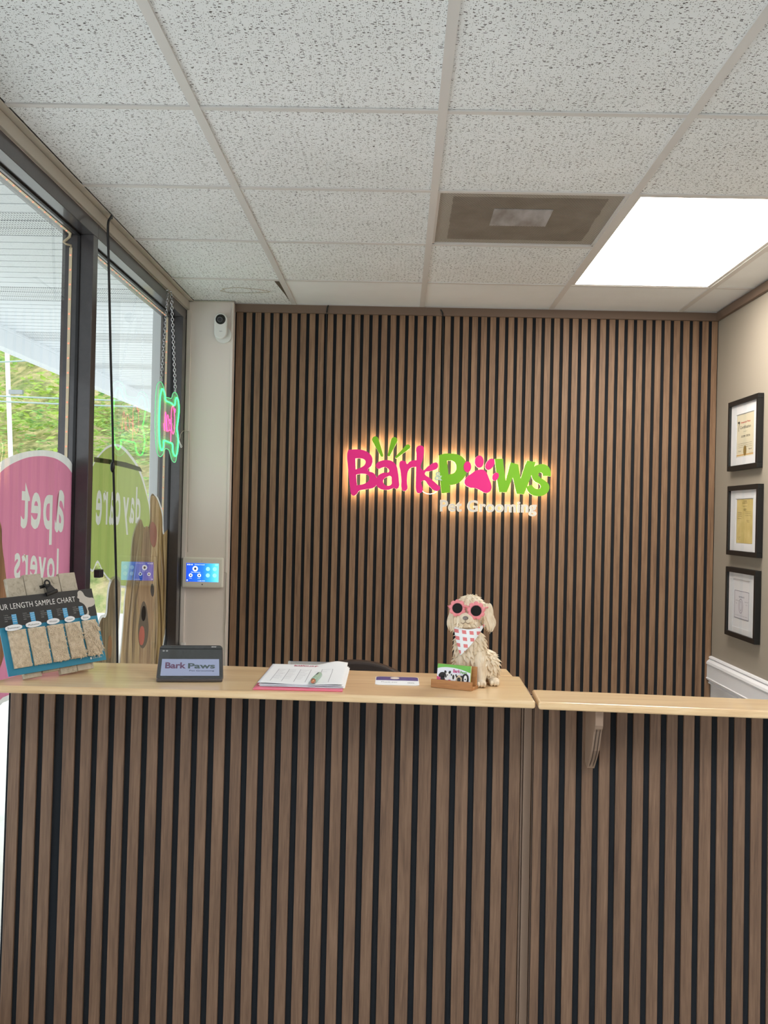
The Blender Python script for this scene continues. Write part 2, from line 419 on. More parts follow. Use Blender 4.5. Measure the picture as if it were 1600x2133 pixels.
# back wall with slat cladding
wb = sbox('wall_back', (-1.15, YB + .014, 0), (1.56, YB + .09, H + .14), dark_gap)
MB().box((-.812, YB + .003, 0), (1.49, YB + .014, H)).build('felt_backing', felt, wb)
sm_ = MB()
meas = [(0, 507, 657), (9, 676.4, 655), (18, 844.7, 662), (32, 1109.4, 668), (47, 1397.2, 673), (51, 1476.3, 675)]   # slat joints measured on the wall
gx_ = [(k, on_y(px, py, YB).x) for k, px, py in meas]
def gapx(k):
    return float(np.interp(k, [q[0] for q in gx_], [q[1] for q in gx_]))
for k in range(-1, 52):
    p_ = gapx(min(k + 1, 51)) - gapx(max(k, 0)) if -1 < k < 51 else .043
    a = -.801 if k == -1 else gapx(k) + .0158; b = gapx(k + 1) if k < 51 else 1.486
    sm_.box((a, YB - .004, .0), (b, YB + .007, H - .037))
sm_.build('wood_slats', slat_wood, wb, bevel=.0008, seg=1)
struct(MB().box((-.806, YB - .017, H - .040), (1.479, YB + .006, H - .002)).build('trim_1', brown_paint, bevel=.001))
struct(MB().box((1.474, 2.0, H - .040), (1.4905, YB, H - .002)).build('trim_2', brown_paint, bevel=.001))
# white corner pier beside the window
wc = struct(MB().box((-1.13, 4.78, 0), (-.812, YB + .014, H)).box((-.818, 4.776, 0), (-.808, YB + .01, H - .004)).box((-1.028, 4.772, 0), (-1.008, 4.78, H - .045)).build('wall_corner', wall_white, bevel=.001))
# right wall with wainscot and chair rail
wr = struct(MB().box((1.49, 2.0, .75), (1.56, 4.95, H + .14)).build('wall_right', wall_beige))
MB().box((1.488, 2.0, 0), (1.55, 4.84, .80)).build('wainscot', wains_white, wr)
prof = [(1.489, .872), (1.478, .870), (1.475, .863), (1.480, .858), (1.476, .855), (1.467, .846), (1.464, .836), (1.468, .832), (1.468, .772), (1.464, .769), (1.466, .763), (1.474, .757), (1.480, .752), (1.474, .748), (1.478, .741), (1.489, .740)]
struct(MB().prism([(x, 2.0, z) for x, z in prof][::-1], (0, YB - 2.0 - .004, 0)).build('trim_3', wains_white, bevel=.0008))
# rest of the shop behind the camera
struct(MB().box((1.56, 1.93, 0), (3.3, 2.0, H + .14)).build('wall_alcove', wall_beige))
struct(MB().box((3.2, -2.7, 0), (3.3, 2.0, H + .14)).build('wall_east', wall_beige))
wf = MB(); wf.box((-1.15, -2.7, 0), (3.3, -2.6, .2)).box((-1.15, -2.7, 2.5), (3.3, -2.6, H + .14)).box((-1.15, -2.7, 0), (1.35, -2.6, H)).box((3.05, -2.7, 0), (3.3, -2.6, H))
struct(wf.build('wall_front', wall_white))
w3 = MB()
for x in (1.35, 2.2, 3.0): w3.box((x, -2.69, .2), (x + .05, -2.61, 2.5))
w3.box((1.35, -2.69, .2), (3.05, -2.61, .25)).box((1.35, -2.69, 2.45), (3.05, -2.61, 2.5))
w3 = struct(w3.build('window_3', dark_metal)); MB().add([(1.4, -2.65, .25), (3.0, -2.65, .25), (3.0, -2.65, 2.45), (1.4, -2.65, 2.45)], [(0, 1, 2, 3)]).build('glass_pane', glass, w3)

# left wall: storefront frame
HB = 2.405; SILL = .12
struct(MB().box((-1.14, -2.7, -.06), (-1.03, 4.9, SILL)).box((-1.14, -2.7, H - .044), (-1.028, 4.9, H + .14)).build('wall_left', wall_white))
def frame(name, y0, y1, jamb0=None, jamb1=None):
    m = MB()
    def member(a, b):  # box with glazing groove
        m.box((-1.133, a[0], a[1]), (-1.030, b[0], b[1]))
    member((y0, HB), (y1, 2.453)); member((y0, SILL), (y1, SILL + .05))
    if jamb0: member((jamb0[0], SILL + .05), (jamb0[1], HB))
    if jamb1: member((jamb1[0], SILL + .05), (jamb1[1], HB))
    o = struct(m.build(name, dark_metal, bevel=.0012))
    a = jamb0[1] if jamb0 else y0; b = jamb1[0] if jamb1 else y1
    q = MB(); q.box((-1.0815, a, HB - .006), (-1.0725, b, HB + .001)); q.box((-1.0815, b - .006, SILL + .05), (-1.0725, b + .001, HB))
    q.box((-1.0815, a - .001, SILL + .05), (-1.0725, a + .006, HB))
    q.build('gasket', gasket, o)
    MB().add([(-1.0765, a, SILL + .05), (-1.0765, b, SILL + .05), (-1.0765, b, HB), (-1.0765, a, HB)], [(0, 1, 2, 3)]).build('glass_pane', glass, o)
    return o
frame('window_1', 1.9, 3.373, None, (3.322, 3.373))
frame('window_2', 3.3735, 4.78, None, (4.70, 4.78))
frame('window_4', -2.6, 1.8995, None, (1.849, 1.8995))
# cream trim strip between head frame and ceiling, and wall angle
struct(MB().box((-1.0275, -2.6, 2.452), (-1.018, 4.78, 2.4905)).box((-1.024, -2.6, 2.4925), (-.998, 4.78, 2.4965)).box((-1.024, 4.768, 2.4925), (-.808, 4.78, 2.4965)).build('trim_4', trim_cream, bevel=.001))

# ------------------------------------------------------------------ outside
conc = mat('pale_concrete', srgb(205, 208, 206), .9); g = G(conc); g.base(g.ramp(g.noise(g.coord('Object'), 2.5, 5), [(.3, srgb(192, 194, 190)), (.7, srgb(214, 216, 214))]))
sbox('ground_outside', (-40, -12, -.2), (-1.14, 17, -.05), conc)
sof = MB(); ZS = 2.55; per = .1016
soffit_m = mat('white_vinyl_soffit', srgb(222, 227, 230), .5)
soffit_vent = mat('perforated_vinyl_soffit', srgb(230, 234, 236), .5); g = G(soffit_vent)
v = g.coord('Object', (95, 42, 0)); vo = g.n('TexVoronoi', voronoi_dimensions='2D'); vo.inputs['Scale'].default_value = 1; vo.inputs['Randomness'].default_value = 0.0; g.l(v, vo.inputs['Vector'])
g.base(g.mix(g.math('LESS_THAN', vo.outputs['Distance'], .33), srgb(232, 236, 238), srgb(120, 126, 130)))
y = -4.0; k = 0
y0s = 3.577 - .1016 * 74
for k in range(0, 170):
    y = y0s + k * per; vent = (k - 74) % 12 in (0, 1, 2)
    a = [(-2.36, y + .010, ZS), (-2.36, y + per, ZS), (-2.36, y + per, ZS + .02), (-2.36, y + .010, ZS + .02)]
    sof.prism(a, (1.22, 0, 0), 1 if vent else 0)
sof.box((-2.36, y0s, ZS + .012), (-1.14, y0s + 170 * per, ZS + .03), 3)
sof.box((-2.7, y0s, ZS + .03), (-1.14, y0s + 170 * per, ZS + .4), 2)
so = struct(sof.build('porch_soffit', [soffit_m, soffit_vent, conc, mat('soffit_groove', srgb(120, 128, 134), .8)]))
struct(MB().box((-2.38, -4, 2.432), (-2.33, 13.4, ZS + .03)).box((-2.33, -4, 2.532), (-2.315, 13.4, ZS + .001)).box((-2.40, -4, 2.43), (-2.38, 13.4, 3.0)).build('porch_fascia', soffit_m, bevel=.002))
struct(MB().box((-1.262, 5.06, -.05), (-1.14, 5.3, 2.55)).build('porch_column', soffit_m, bevel=.003))
# wooded bank across the road
def hz(x, y):
    d = y - 15.5 + .25 * (x + 8) * .3
    return max(-.15, 0.62 * d + .35 * noise.noise(Vector((x * .35, y * .35, 0))) * min(1, max(0, d)) * 3)
hm = MB(); nx, ny = 60, 40
vs = []; 
for i in range(nx):
    for j in range(ny):
        X_ = -34 + 42 * i / (nx - 1); Y_ = 15 + 26 * j / (ny - 1); vs.append((X_, Y_, hz(X_, Y_)))
hm.add(vs, [(i * ny + j, (i + 1) * ny + j, (i + 1) * ny + j + 1, i * ny + j + 1) for i in range(nx - 1) for j in range(ny - 1)])
earth = mat('dry_earth_bank', srgb(196, 164, 130), .95); g = G(earth); vv = g.coord('Object')
g.base(g.ramp(g.noise(vv, 1.6, 6, .7), [(.38, srgb(128, 142, 88)), (.56, srgb(190, 176, 134)), (.72, srgb(222, 196, 168))])); g.bump(g.noise(vv, 6, 5), .8, .1)
struct(hm.build('hillside', earth, smooth=True))
random.seed(11); lm = MB(); rn = random.random
for n in range(38000):
    X_ = -16 + 19 * rn(); Y_ = 15.8 + 13 * rn() ** 1.2; z0 = hz(X_, Y_)
    clump = noise.noise(Vector((X_ * .9, Y_ * .9, 3)))
    if z0 < 1.5 + .9 * noise.noise(Vector((X_ * .8, Y_ * .8, 9))) and rn() < .42: continue
    z = z0 + .1 + max(0, (clump + .35)) * (.5 + z0 * .22) * rn() ** .5 * 1.6
    s_ = .05 + .09 * rn(); a = rn() * 2 * PI; t = rn() * 1.2 - .3
    u = Vector((math.cos(a), math.sin(a), t * .6)).normalized(); w = Vector((-math.sin(a), math.cos(a), rn() - .5)).normalized()
    c = Vector((X_ + rn() * .2, Y_ - rn() * .3, z)); dn = Vector((0, 0, -.25 * s_))
    lm.add([c - u * s_, c - w * s_ * .45 + dn, c + u * s_ + dn * 2, c + w * s_ * .45 + dn], [(0, 1, 2), (0, 2, 3)])
leafm = bpy.data.materials.new('hill_leaves'); leafm.use_nodes = True; g = G(leafm); vv = g.coord('Object')
cc = g.mix(g.ramp(g.noise(vv, .45, 2), [(.42, (0, 0, 0)), (.56, (1, 1, 1))]), srgb(96, 158, 104), srgb(176, 206, 88))
cc = g.mix(g.ramp(g.noise(vv, 9, 2), [(.3, (0, 0, 0)), (.7, (1, 1, 1))]), cc, srgb(206, 226, 140))
g.base(cc); g.b.inputs['Roughness'].default_value = .6
tl_ = g.n('BsdfTranslucent'); g.l(cc, tl_.inputs[0]); x_ = g.n('MixShader'); x_.inputs[0].default_value = .45
g.l(g.b.outputs[0], x_.inputs[1]); g.l(tl_.outputs[0], x_.inputs[2]); g.l(x_.outputs[0], g.t.nodes['Material Output'].inputs[0])
tag(lm.build('hillside_shrubs', leafm), 'bright green shrubs and vines covering the bank outside the window', 'shrubs', kind='stuff')
# utility pole and its cables
pm = mat('weathered_white_pole', srgb(232, 232, 228), .7)
e = empty('utility_pole', on_y(25, 1000, 14.5), 'pale leaning utility pole in front of the green bank', 'pole')
b0 = on_y(27, 1090, 14.5); b1 = on_y(9, 560, 14.5); base = Vector((b0.x, 14.5, -.05)); e.location = base
d_ = (b1 - b0).normalized(); bot = b0 + d_ * ((-.05 - b0.z) / d_.z)
def rel(p, o): return Vector(p) - Vector(o.location)
MB().tube([rel(bot, e), rel(b1 + d_ * 1.2, e)], [.036, .03], 12).build('pole', pm, e, smooth=True)
MB().box((-.10, -.03, rel(on_y(17, 821, 14.5), e).z), (.10, .03, rel(on_y(17, 812, 14.5), e).z)).build('bracket', mat('pole_bracket', srgb(150, 156, 156), .5, metal=.4), e)
for lab, pa, pb in (('upper thin cable across the top of the pole outside', (-60, 741), (45, 741)), ('upper of the two thick cables crossing the pole halfway', (-60, 808), (330, 826)), ('lower of the two thick cables crossing the pole halfway', (-60, 819), (330, 838))):
    A = on_y(*pa, 14.3); B = on_y(*pb, 14.3); A2 = A + (A - B) * 3; B2 = B + (B - A) * 1.5
    tag(MB().tube([A2.lerp(B2, i / 12) - Vector((0, 0, .1 * math.sin(PI * i / 12))) for i in range(13)], .012, 6).build('overhead_cable', mat('cable_green_grey', srgb(150, 170, 166), .5)), lab, 'cable', 'overhead cables outside')

# ------------------------------------------------------------------ window posters (on the outer face of the glass)
XP = -1.083
vin_pink = vinyl('pink_vinyl', srgb(208, 128, 154), .62); vin_white = vinyl('white_vinyl', srgb(226, 224, 218), .6); vin_green = vinyl('green_vinyl', srgb(164, 180, 100), .62)
vin_letter = vinyl('pale_letter_vinyl', srgb(216, 216, 206), .55); vin_reflection = vinyl('painted_reflection', srgb(138, 146, 116))
def hair(c1, c2, c3, c4):
    def f(g):
        v = g.coord('Object', (1, 46, 3.2)); n = g.noise(v, 1.0, 4, .65, .9); w = g.noise(g.coord('Object', (1, 9, 2)), 1.2, 2)
        q = g.math('ADD', g.math('MULTIPLY', n, .65), g.math('MULTIPLY', w, .35))
        return g.ramp(q, [(.34, c1), (.46, c2), (.54, c3), (.66, c4)])
    return f
vin_hair = vinyl('golden_hair_print', (1, 1, 1, 1), .6, hair(srgb(128, 112, 84), srgb(192, 170, 130), srgb(214, 194, 156), srgb(232, 220, 194)))
vin_hair2 = vinyl('grey_hair_print', (1, 1, 1, 1), .6, hair(srgb(120, 112, 96), srgb(172, 160, 138), srgb(196, 184, 160), srgb(214, 202, 178)))
vin_dark = vinyl('dark_print', srgb(122, 108, 86), .25); vin_black = vinyl('black_print', srgb(46, 42, 38), .2); vin_tongue = vinyl('tongue_print', srgb(240, 150, 136), .25); vin_bow = vinyl('red_bow_print', srgb(222, 150, 132), .35)
vin_lock_dark = vinyl('dark_lock_print', srgb(150, 128, 94), .6); vin_lock_light = vinyl('light_lock_print', srgb(240, 230, 208), .6)
vin_blue = vinyl('blue_print', srgb(110, 120, 128)); vin_orange = vinyl('tan_print', srgb(220, 178, 136), .35)
def wpoly(mb, pts, dx=0, th=.0006, m=0, smooth=True):
    X = XP + dx
    P = [on_x(px, py, X) for px, py in pts]
    return outline_on(mb, [[(p.y, p.z) for p in P]], lambda a, b: (X, a, b), (-th, 0, 0), m, smooth)
def inside(p, loop):
    r = False; n = len(loop)
    for i in range(n):
        x0, y0 = loop[i][:2]; x1, y1 = loop[(i + 1) % n][:2]
        if (y0 > p[1]) != (y1 > p[1]) and p[0] < (x1 - x0) * (p[1] - y0) / (y1 - y0) + x0: r = not r
    return r
def smooth_loop(P, n=4):
    """closed Catmull-Rom in 2D"""
    out = []; N = len(P)
    for i in range(N):
        a, b, c, d = [Vector(P[(i + k) % N][:2]) for k in (-1, 0, 1, 2)]
        for k in range(n):
            t = k / n; out.append(tuple(.5 * ((2 * b) + (c - a) * t + (2 * a - 5 * b + 4 * c - d) * t * t + (3 * b - a - 3 * c + d) * t ** 3)))
    return out
def wring(mb, outer, inners, dx=0, th=.0006, loops=()):
    """window film cut to `outer`, with the inner outlines and letter loops cut out of it"""
    from mathutils.geometry import delaunay_2d_cdt
    X = XP + dx; f = lambda pts: smooth_loop([(p.y, p.z) for p in (on_x(a, b, X) for a, b in pts)])
    O = f(outer); I = [f(i) for i in inners]; L = [list(l) for l in loops]
    vs = []; ed = []
    for l in [O] + I + L:
        n0 = len(vs); vs += [Vector(p[:2]) for p in l]; ed += [(n0 + i, n0 + (i + 1) % len(l)) for i in range(len(l))]
    V_, _, Fc, *_r2 = delaunay_2d_cdt(vs, ed, [], 0, 1e-6)
    keep = []
    for fc in Fc:
        c = sum((V_[i] for i in fc), Vector((0, 0))) / len(fc)
        if not inside(c, O) or any(inside(c, i) for i in I): continue
        if sum(inside(c, l) for l in L) % 2: continue
        keep.append(tuple(fc))
    return mb.add([(X, v.x, v.y) for v in V_], keep)
def wloops(s, x0, x1, yt0, yb0, yb1, bold, dx):
    X = XP + dx; A = on_x(x1, yb1, X); B = on_x(x0, yb0, X); Tp = on_x(x0, yt0, X); U = B - A; h = Tp.z - B.z
    return [[(A.y + U.y * p[0], A.z + U.z * p[0] + h * p[1]) for p in l] for l in text_loops(s, bold, 1.16)]
def wtext(mb, s, x0, x1, yt0, yb0, yb1, bold, dx):
    """mirrored word: starts at the far (right) end. x0<x1 pixel span"""
    X = XP + dx; A = on_x(x1, yb1, X); B = on_x(x0, yb0, X); Tp = on_x(x0, yt0, X)
    U = B - A; V = Vector((0, 0, Tp.z - B.z))
    return text_on(mb, s, A, U, V, 1, 1, bold=bold, spacing=1.16)
pp = empty('window_poster', (XP, 3.0, .86), "pink arched window poster reading 'a pet lovers' in reverse", 'poster', 'printed window posters')
def add(mb, name, m, parent, **k):
    o = mb.build(name, m, None, **k); o.parent = parent; o.matrix_parent_inverse = Matrix.Translation(-Vector(parent.location)); return o
PO = [(-26, 1200), (-24, 1030), (-14, 980), (4, 960), (22, 951), (40, 944.5), (62, 939.5), (86, 937.5), (104, 939), (122, 943), (140, 953), (150, 966), (155, 985), (156.0, 1010), (154.6, 1200), (153, 1420), (100, 1470), (20, 1458), (-20, 1463)]
PI_ = [(-24, 1200), (-22, 1040), (-12, 1000), (4, 981), (20, 969), (40, 959), (62, 952), (86, 950), (104, 952), (120, 957), (136, 968), (147, 981), (152.5, 994), (154.4, 1030), (153.8, 1200), (152.0, 1400), (100, 1452), (20, 1447), (-20, 1450)]
PT = (('a', 113.5, 132.5, 1019, 1109, 1109, .022), ('pet', 42, 107.5, 1003, 1135, 1135, .022), ('lovers', 29, 121, 1127, 1206, 1213, .02))
add(wring(MB(), PO, [PI_]), 'border', vin_white, pp)
add(wring(MB(), PI_, [], loops=[l for t_ in PT for l in wloops(*t_, 0)]), 'pink_panel', vin_pink, pp)
for t_ in PT: add(wtext(MB(), *t_, -.0002), 'lettering', vin_letter, pp)
add(wpoly(MB(), [(-40, 1070), (0, 1086), (5, 1140), (9, 1170), (14, 1220), (15, 1300), (12, 1340), (4, 1380), (-6, 1400), (-40, 1400)], .003), 'long_haired_dog_print', vin_hair, pp)

pg = empty('window_poster', (XP, 3.9, .86), "green oval window poster reading 'day care' in reverse", 'poster', 'printed window posters')
GO = [(176, 1080), (184, 1000), (198, 958), (211, 941), (224, 929), (239, 924.5), (255, 929), (270, 944), (287, 968), (299, 998), (308, 1035), (313, 1060), (315, 1110), (312, 1160), (300, 1200), (280, 1222), (262, 1225), (246, 1222), (228, 1210), (214, 1192), (203, 1172), (192, 1192), (180, 1160)]
def shrink(P, k, c): return [(c[0] + (x - c[0]) * k, c[1] + (y - c[1]) * k) for x, y in P]
GI = [(x - 2.2 if x > 250 else x, y + 5 if y < 1000 else (y - 5 if y > 1150 else y)) for x, y in GO]
GI = [(x + 2 if x < 180 else x, y) for x, y in GI]
GT = (('day', 255, 291.5, 1009, 1114, 1114, .02), ('care', 199, 250, 1020, 1094, 1094, .02))
add(wring(MB(), GO, [GI]), 'border', vin_white, pg)
add(wring(MB(), GI, [], loops=[l for t_ in GT for l in wloops(*t_, 0)]), 'green_panel', vin_green, pg)
add(wpoly(MB(), [(196, 952), (230, 957), (262, 963), (292, 973), (297, 983), (262, 974), (230, 967), (196, 962)], .0028, smooth=False), 'reflection_band', vin_reflection, pg)  # grey strip painted in place of a reflection across the glass
for t_ in GT: add(wtext(MB(), *t_, -.0002), 'lettering', vin_letter, pg)

pd = empty('window_poster', (XP, 4.2, .86), 'long-haired golden dog window poster with red bow and tongue out', 'poster', 'printed window posters')
DO = [(314, 1034), (325, 1036), (333, 1055), (338, 1077), (339.5, 1112), (345, 1107), (351, 1106), (351.5, 1160), (350, 1212), (345, 1302), (337, 1359), (333, 1440), (246, 1440), (250, 1384), (257, 1302), (262, 1235), (273, 1167), (277, 1122), (287, 1091), (294, 1082), (300, 1098), (311, 1094), (313, 1060)]
add(wring(MB(), [(x + (2.2 if x > 305 else -2.2), y - 2) for x, y in DO], [DO], .0048), 'border', vin_white, pd)
add(wpoly(MB(), DO, .0048), 'dog_print', vin_hair, pd)
add(wpoly(MB(), [(300, 1105), (310, 1100), (314, 1150), (322, 1240), (316, 1330), (306, 1440), (288, 1440), (292, 1330), (288, 1240), (295, 1150)], .0056), 'face_print', vinyl('light_face_print', (1, 1, 1, 1), .6, hair(srgb(190, 160, 118), srgb(230, 206, 164), srgb(244, 226, 190), srgb(250, 240, 216))), pd)
for q, (x0_, x1_, ya, yb, bow, dk) in enumerate(((292, 268, 1110, 1400, -5, 0), (286, 262, 1130, 1430, -4, 1), (297, 276, 1180, 1380, -7, 1), (330, 343, 1120, 1330, 5, 0), (325, 334, 1150, 1420, 6, 1), (337, 340, 1110, 1300, 3, 1), (318, 322, 1150, 1400, 7, 0), (280, 255, 1180, 1420, -3, 0))):
    cx = lambda t: x0_ + (x1_ - x0_) * t + bow * math.sin(PI * t); yy = lambda t: ya + (yb - ya) * t
    L_ = [(cx(t / 8) - 1.5 * math.sin(PI * t / 8) - .15, yy(t / 8)) for t in range(9)] + [(cx(t / 8) + 1.5 * math.sin(PI * t / 8) + .15, yy(t / 8)) for t in range(8, -1, -1)]
    add(wring(MB(), L_, [], .0060 + .0001 * q), 'hair_lock_print', vin_lock_dark if dk else vin_lock_light, pd)
add(wpoly(MB(), [(302, 1255), (308, 1285), (309, 1320), (303, 1345), (292, 1345), (288, 1320), (291, 1285), (297, 1255)], .0062), 'muzzle_print', vin_dark, pd)
add(wpoly(MB(), [(300, 1262), (304, 1275), (302, 1290), (296, 1290), (295, 1275)], .0068), 'nose_print', vin_black, pd)
add(wpoly(MB(), [(296, 1304), (301, 1315), (300, 1335), (295, 1344), (290, 1335), (291, 1313)], .0068), 'tongue_print', vin_tongue, pd)
add(wpoly(MB(), [(313, 1094), (323, 1092), (327, 1110), (324, 1136), (316, 1134), (312, 1112)], .0062), 'bow_print', vin_bow, pd)
add(wpoly(MB(), [(317, 1216), (321, 1226), (320, 1240), (315, 1238), (314, 1224)], .0062), 'eye_print', vin_blue, pd)
add(wpoly(MB(), [(293, 1192), (297, 1199), (296, 1208), (291, 1206), (290, 1197)], .0062), 'eye_print', vin_blue, pd)

pe = empty('window_poster', (XP, 3.6, .86), 'grey brown upright-eared dog window poster beside the black cord', 'poster', 'printed window posters')
EO = [(204, 1310), (212, 1288), (222, 1282), (225, 1250), (228, 1225), (236, 1207), (244, 1206), (250, 1218), (250, 1262), (247, 1300), (246, 1340), (243, 1440), (190, 1440), (196, 1340)]
add(wring(MB(), [(x + (2 if x > 236 else -3), y - 5) for x, y in EO], [EO], .0002), 'border', vin_white, pe)
add(wpoly(MB(), EO, .0002), 'dog_print', vin_hair2, pe)
add(wpoly(MB(), [(228, 1325), (232, 1328), (233, 1350), (229, 1372), (225, 1360), (225, 1340)], .0012), 'tan_patch_print', vin_orange, pe)

# ------------------------------------------------------------------ LED strips outside the glass
tape = mat('led_tape', srgb(232, 214, 180), .5); g = G(tape); g.bump(g.noise(g.coord('Object'), 90, 2), .1, .001)
dio = emis('red_diode', (1, .30, .18, 1), .8)
def led(name, y0, y1, lab, wig):
    e = empty(name, (-1.104, y1, SILL + .06), lab, 'light strip', 'LED strips round the window panes')
    R = lambda x, y, z: rel((x, y, z), e)
    X = -1.104; yj = y1 - .0015
    m = MB().box(R(X - .005, y0, HB - .0018), R(X + .005, y1 - .012, HB - .0004))
    m.box(R(X - .005, yj - .0012, SILL + .06), R(X + .005, yj, HB - (.045 if wig else .004)))
    if wig:
        P = [(X, y1 - .012, HB - .001), (X - .004, y1 - .004, HB - .010), (X - .016, y1 - .006, HB - .022), (X - .022, y1 - .012, HB - .030), (X - .012, y1 - .010, HB - .036), (X + .001, y1 - .003, HB - .038), (X, y1 - .0015, HB - .05)]
        m.tube([R(*p) for p in P], .0045, 8, flat=.3)
    m.build('tape', tape, e)
    z = HB - .07; dm = MB().box((-.0022, -.0008, -.0022), (.0022, .0008, .0022)); first = None
    k = 0
    while z > SILL + .2 and k < 60:
        loc = R(X, yj - .0016, z)
        if first is None: first = dm.build('diode', dio, e, loc=loc)
        else:
            c = first.copy(); C.objects.link(c); c.location = loc; c.parent = e
        z -= .0485; k += 1
    y = y1 - .05
    while y > max(y0, y1 - 1.4):
        c = first.copy(); C.objects.link(c); c.location = R(X, y, HB - .0022); c.parent = e; y -= .05
led('led_strip', 1.95, 3.322, 'LED strip with kinked corner along the nearer window pane', True)
led('led_strip', 3.40, 4.70, 'LED strip around the farther window pane behind the chains', False)

# ================================================================== ceiling fittings
fx0, fx1 = GX + 2 * T, GX + 3 * T
def troffer(x0, y0, x1, y1, lab, fs):
    e = empty('ceiling_light', ((x0 + x1) / 2, (y0 + y1) / 2, H), lab, 'ceiling light', 'ceiling light panels'); c = Vector(e.location)
    m = MB(); w = .014
    for a, b in (((x0, y0), (x1, y0 + w)), ((x0, y1 - w), (x1, y1)), ((x0, y0 + w), (x0 + w, y1 - w)), ((x1 - w, y0 + w), (x1, y1 - w))):
        m.box(Vector((a[0], a[1], H + .001)) - c, Vector((b[0], b[1], H + .03)) - c)
    m.build('frame', grid_white, e)
    MB().box(Vector((x0 + w, y0 + w, H + .004)) - c, Vector((x1 - w, y1 - w, H + .009)) - c).build('diffuser', fs, e)
    MB().box(Vector((x0, y0, H + .03)) - c, Vector((x1, y1, H + .06)) - c).build('housing', grid_white, e)
diffuser = emis('warm_diffuser', (1.0, .925, .82, 1), PANEL, srgb(240, 235, 225))
fill_diffuser = emis('neutral_fill_diffuser', (.97, .98, 1.0, 1), ROOM_FILL, srgb(240, 238, 232))
troffer(fx0 + .012, GY - 2 * T + .01, fx1 - .012, GY - .01, 'warm rectangular light panel in the ceiling by the right wall', diffuser)
for xa, nm in ((2, 'over the waiting area middle'), (5, 'over the alcove side')):  # two panels out of view, added to brighten the interior
    troffer(GX + xa * T + .012, GY - 7 * T + .01, GX + (xa + 1) * T - .012, GY - 5 * T - .01, 'added fill light panel, unseen behind the camera ' + nm, fill_diffuser)
# return air vent
vx0, vx1, vy0, vy1 = GX + T + .012, GX + 2 * T - .012, GY - 2 * T + .01, GY - T - .01
e = empty('air_vent', ((vx0 + vx1) / 2, (vy0 + vy1) / 2, H), 'dusty perforated ceiling vent with a lighter patch in the middle', 'vent'); c = Vector(e.location)
m = MB(); w = .008
for a, b in (((vx0, vy0), (vx1, vy0 + w)), ((vx0, vy1 - w), (vx1, vy1)), ((vx0, vy0), (vx0 + w, vy1)), ((vx1 - w, vy0), (vx1, vy1))):
    m.box(Vector((a[0], a[1], H + .0015)) - c, Vector((b[0], b[1], H + .012)) - c)
m.build('frame', grid_white, e)
perf = mat('perforated_dusty_metal', srgb(160, 150, 138), .6); g = G(perf); v = g.coord('Object', (150, 150, 0), (0, 0, PI / 4))
vo = g.n('TexVoronoi', voronoi_dimensions='2D'); vo.inputs['Scale'].default_value = 1; vo.inputs['Randomness'].default_value = 0; g.l(v, vo.inputs['Vector'])
vv = g.coord('Object'); sep = g.n('SeparateXYZ'); g.l(vv, sep.inputs[0])
dust = g.noise(vv, 7, 4, .6); ex = g.math('MAXIMUM', g.math('ABSOLUTE', sep.outputs[0]), g.math('ABSOLUTE', sep.outputs[1]))
edge = g.math('GREATER_THAN', g.math('ADD', ex, g.math('MULTIPLY', dust, .02)), .252)
basec = g.mix(edge, g.ramp(dust, [(.3, srgb(132, 124, 114)), (.7, srgb(160, 152, 142))]), srgb(188, 182, 172))
g.base(g.mix(g.math('LESS_THAN', vo.outputs['Distance'], .34), basec, srgb(50, 44, 38)))
MB().box(Vector((vx0 + w, vy0 + w, H + .006)) - c, Vector((vx1 - w, vy1 - w, H + .008)) - c).build('perforated_grille', perf, e)
pm_ = mat('vent_centre_patch', srgb(150, 146, 144), .6); g = G(pm_); g.base(g.ramp(g.noise(g.coord('Object', (9, 3, 1)), 2, 3), [(.35, srgb(136, 130, 126)), (.65, srgb(176, 174, 176))]))
MB().box(Vector((.283, 3.283, H + .0035)) - c, Vector((.474, 3.468, H + .006)) - c).build('centre_patch', pm_, e, bevel=.001)
# stains on the tiles and a dark brown wedge on the open joint
stain = mat('water_stain', srgb(178, 168, 142), .9); g = G(stain); g.base(g.ramp(g.noise(g.coord('Object'), 30, 3), [(.3, srgb(164, 152, 124)), (.7, srgb(198, 190, 168))]))
ring = []
for k in range(30):
    a = 2 * PI * k / 30; r_ = 1 + .12 * math.sin(3 * a + 1) + .08 * math.sin(7 * a); ring.append(Vector((-.73 + .103 * r_ * math.cos(a), 4.545 + .052 * r_ * math.sin(a), H + .0014)))
sr = MB().tube(ring, .0028, 6, closed=True, flat=.2); sr.build('water_stain', stain, ceil)
jm = MB().prism([(GX - .016, 4.35, H + .001), (GX - .036, 4.35, H + .001), (GX - .020, 4.60, H + .001), (GX - .012, 4.80, H + .001)], (0, 0, .002)); jm.build('open_joint', mat('dark_joint_brown', srgb(84, 74, 58), .95), ceil)

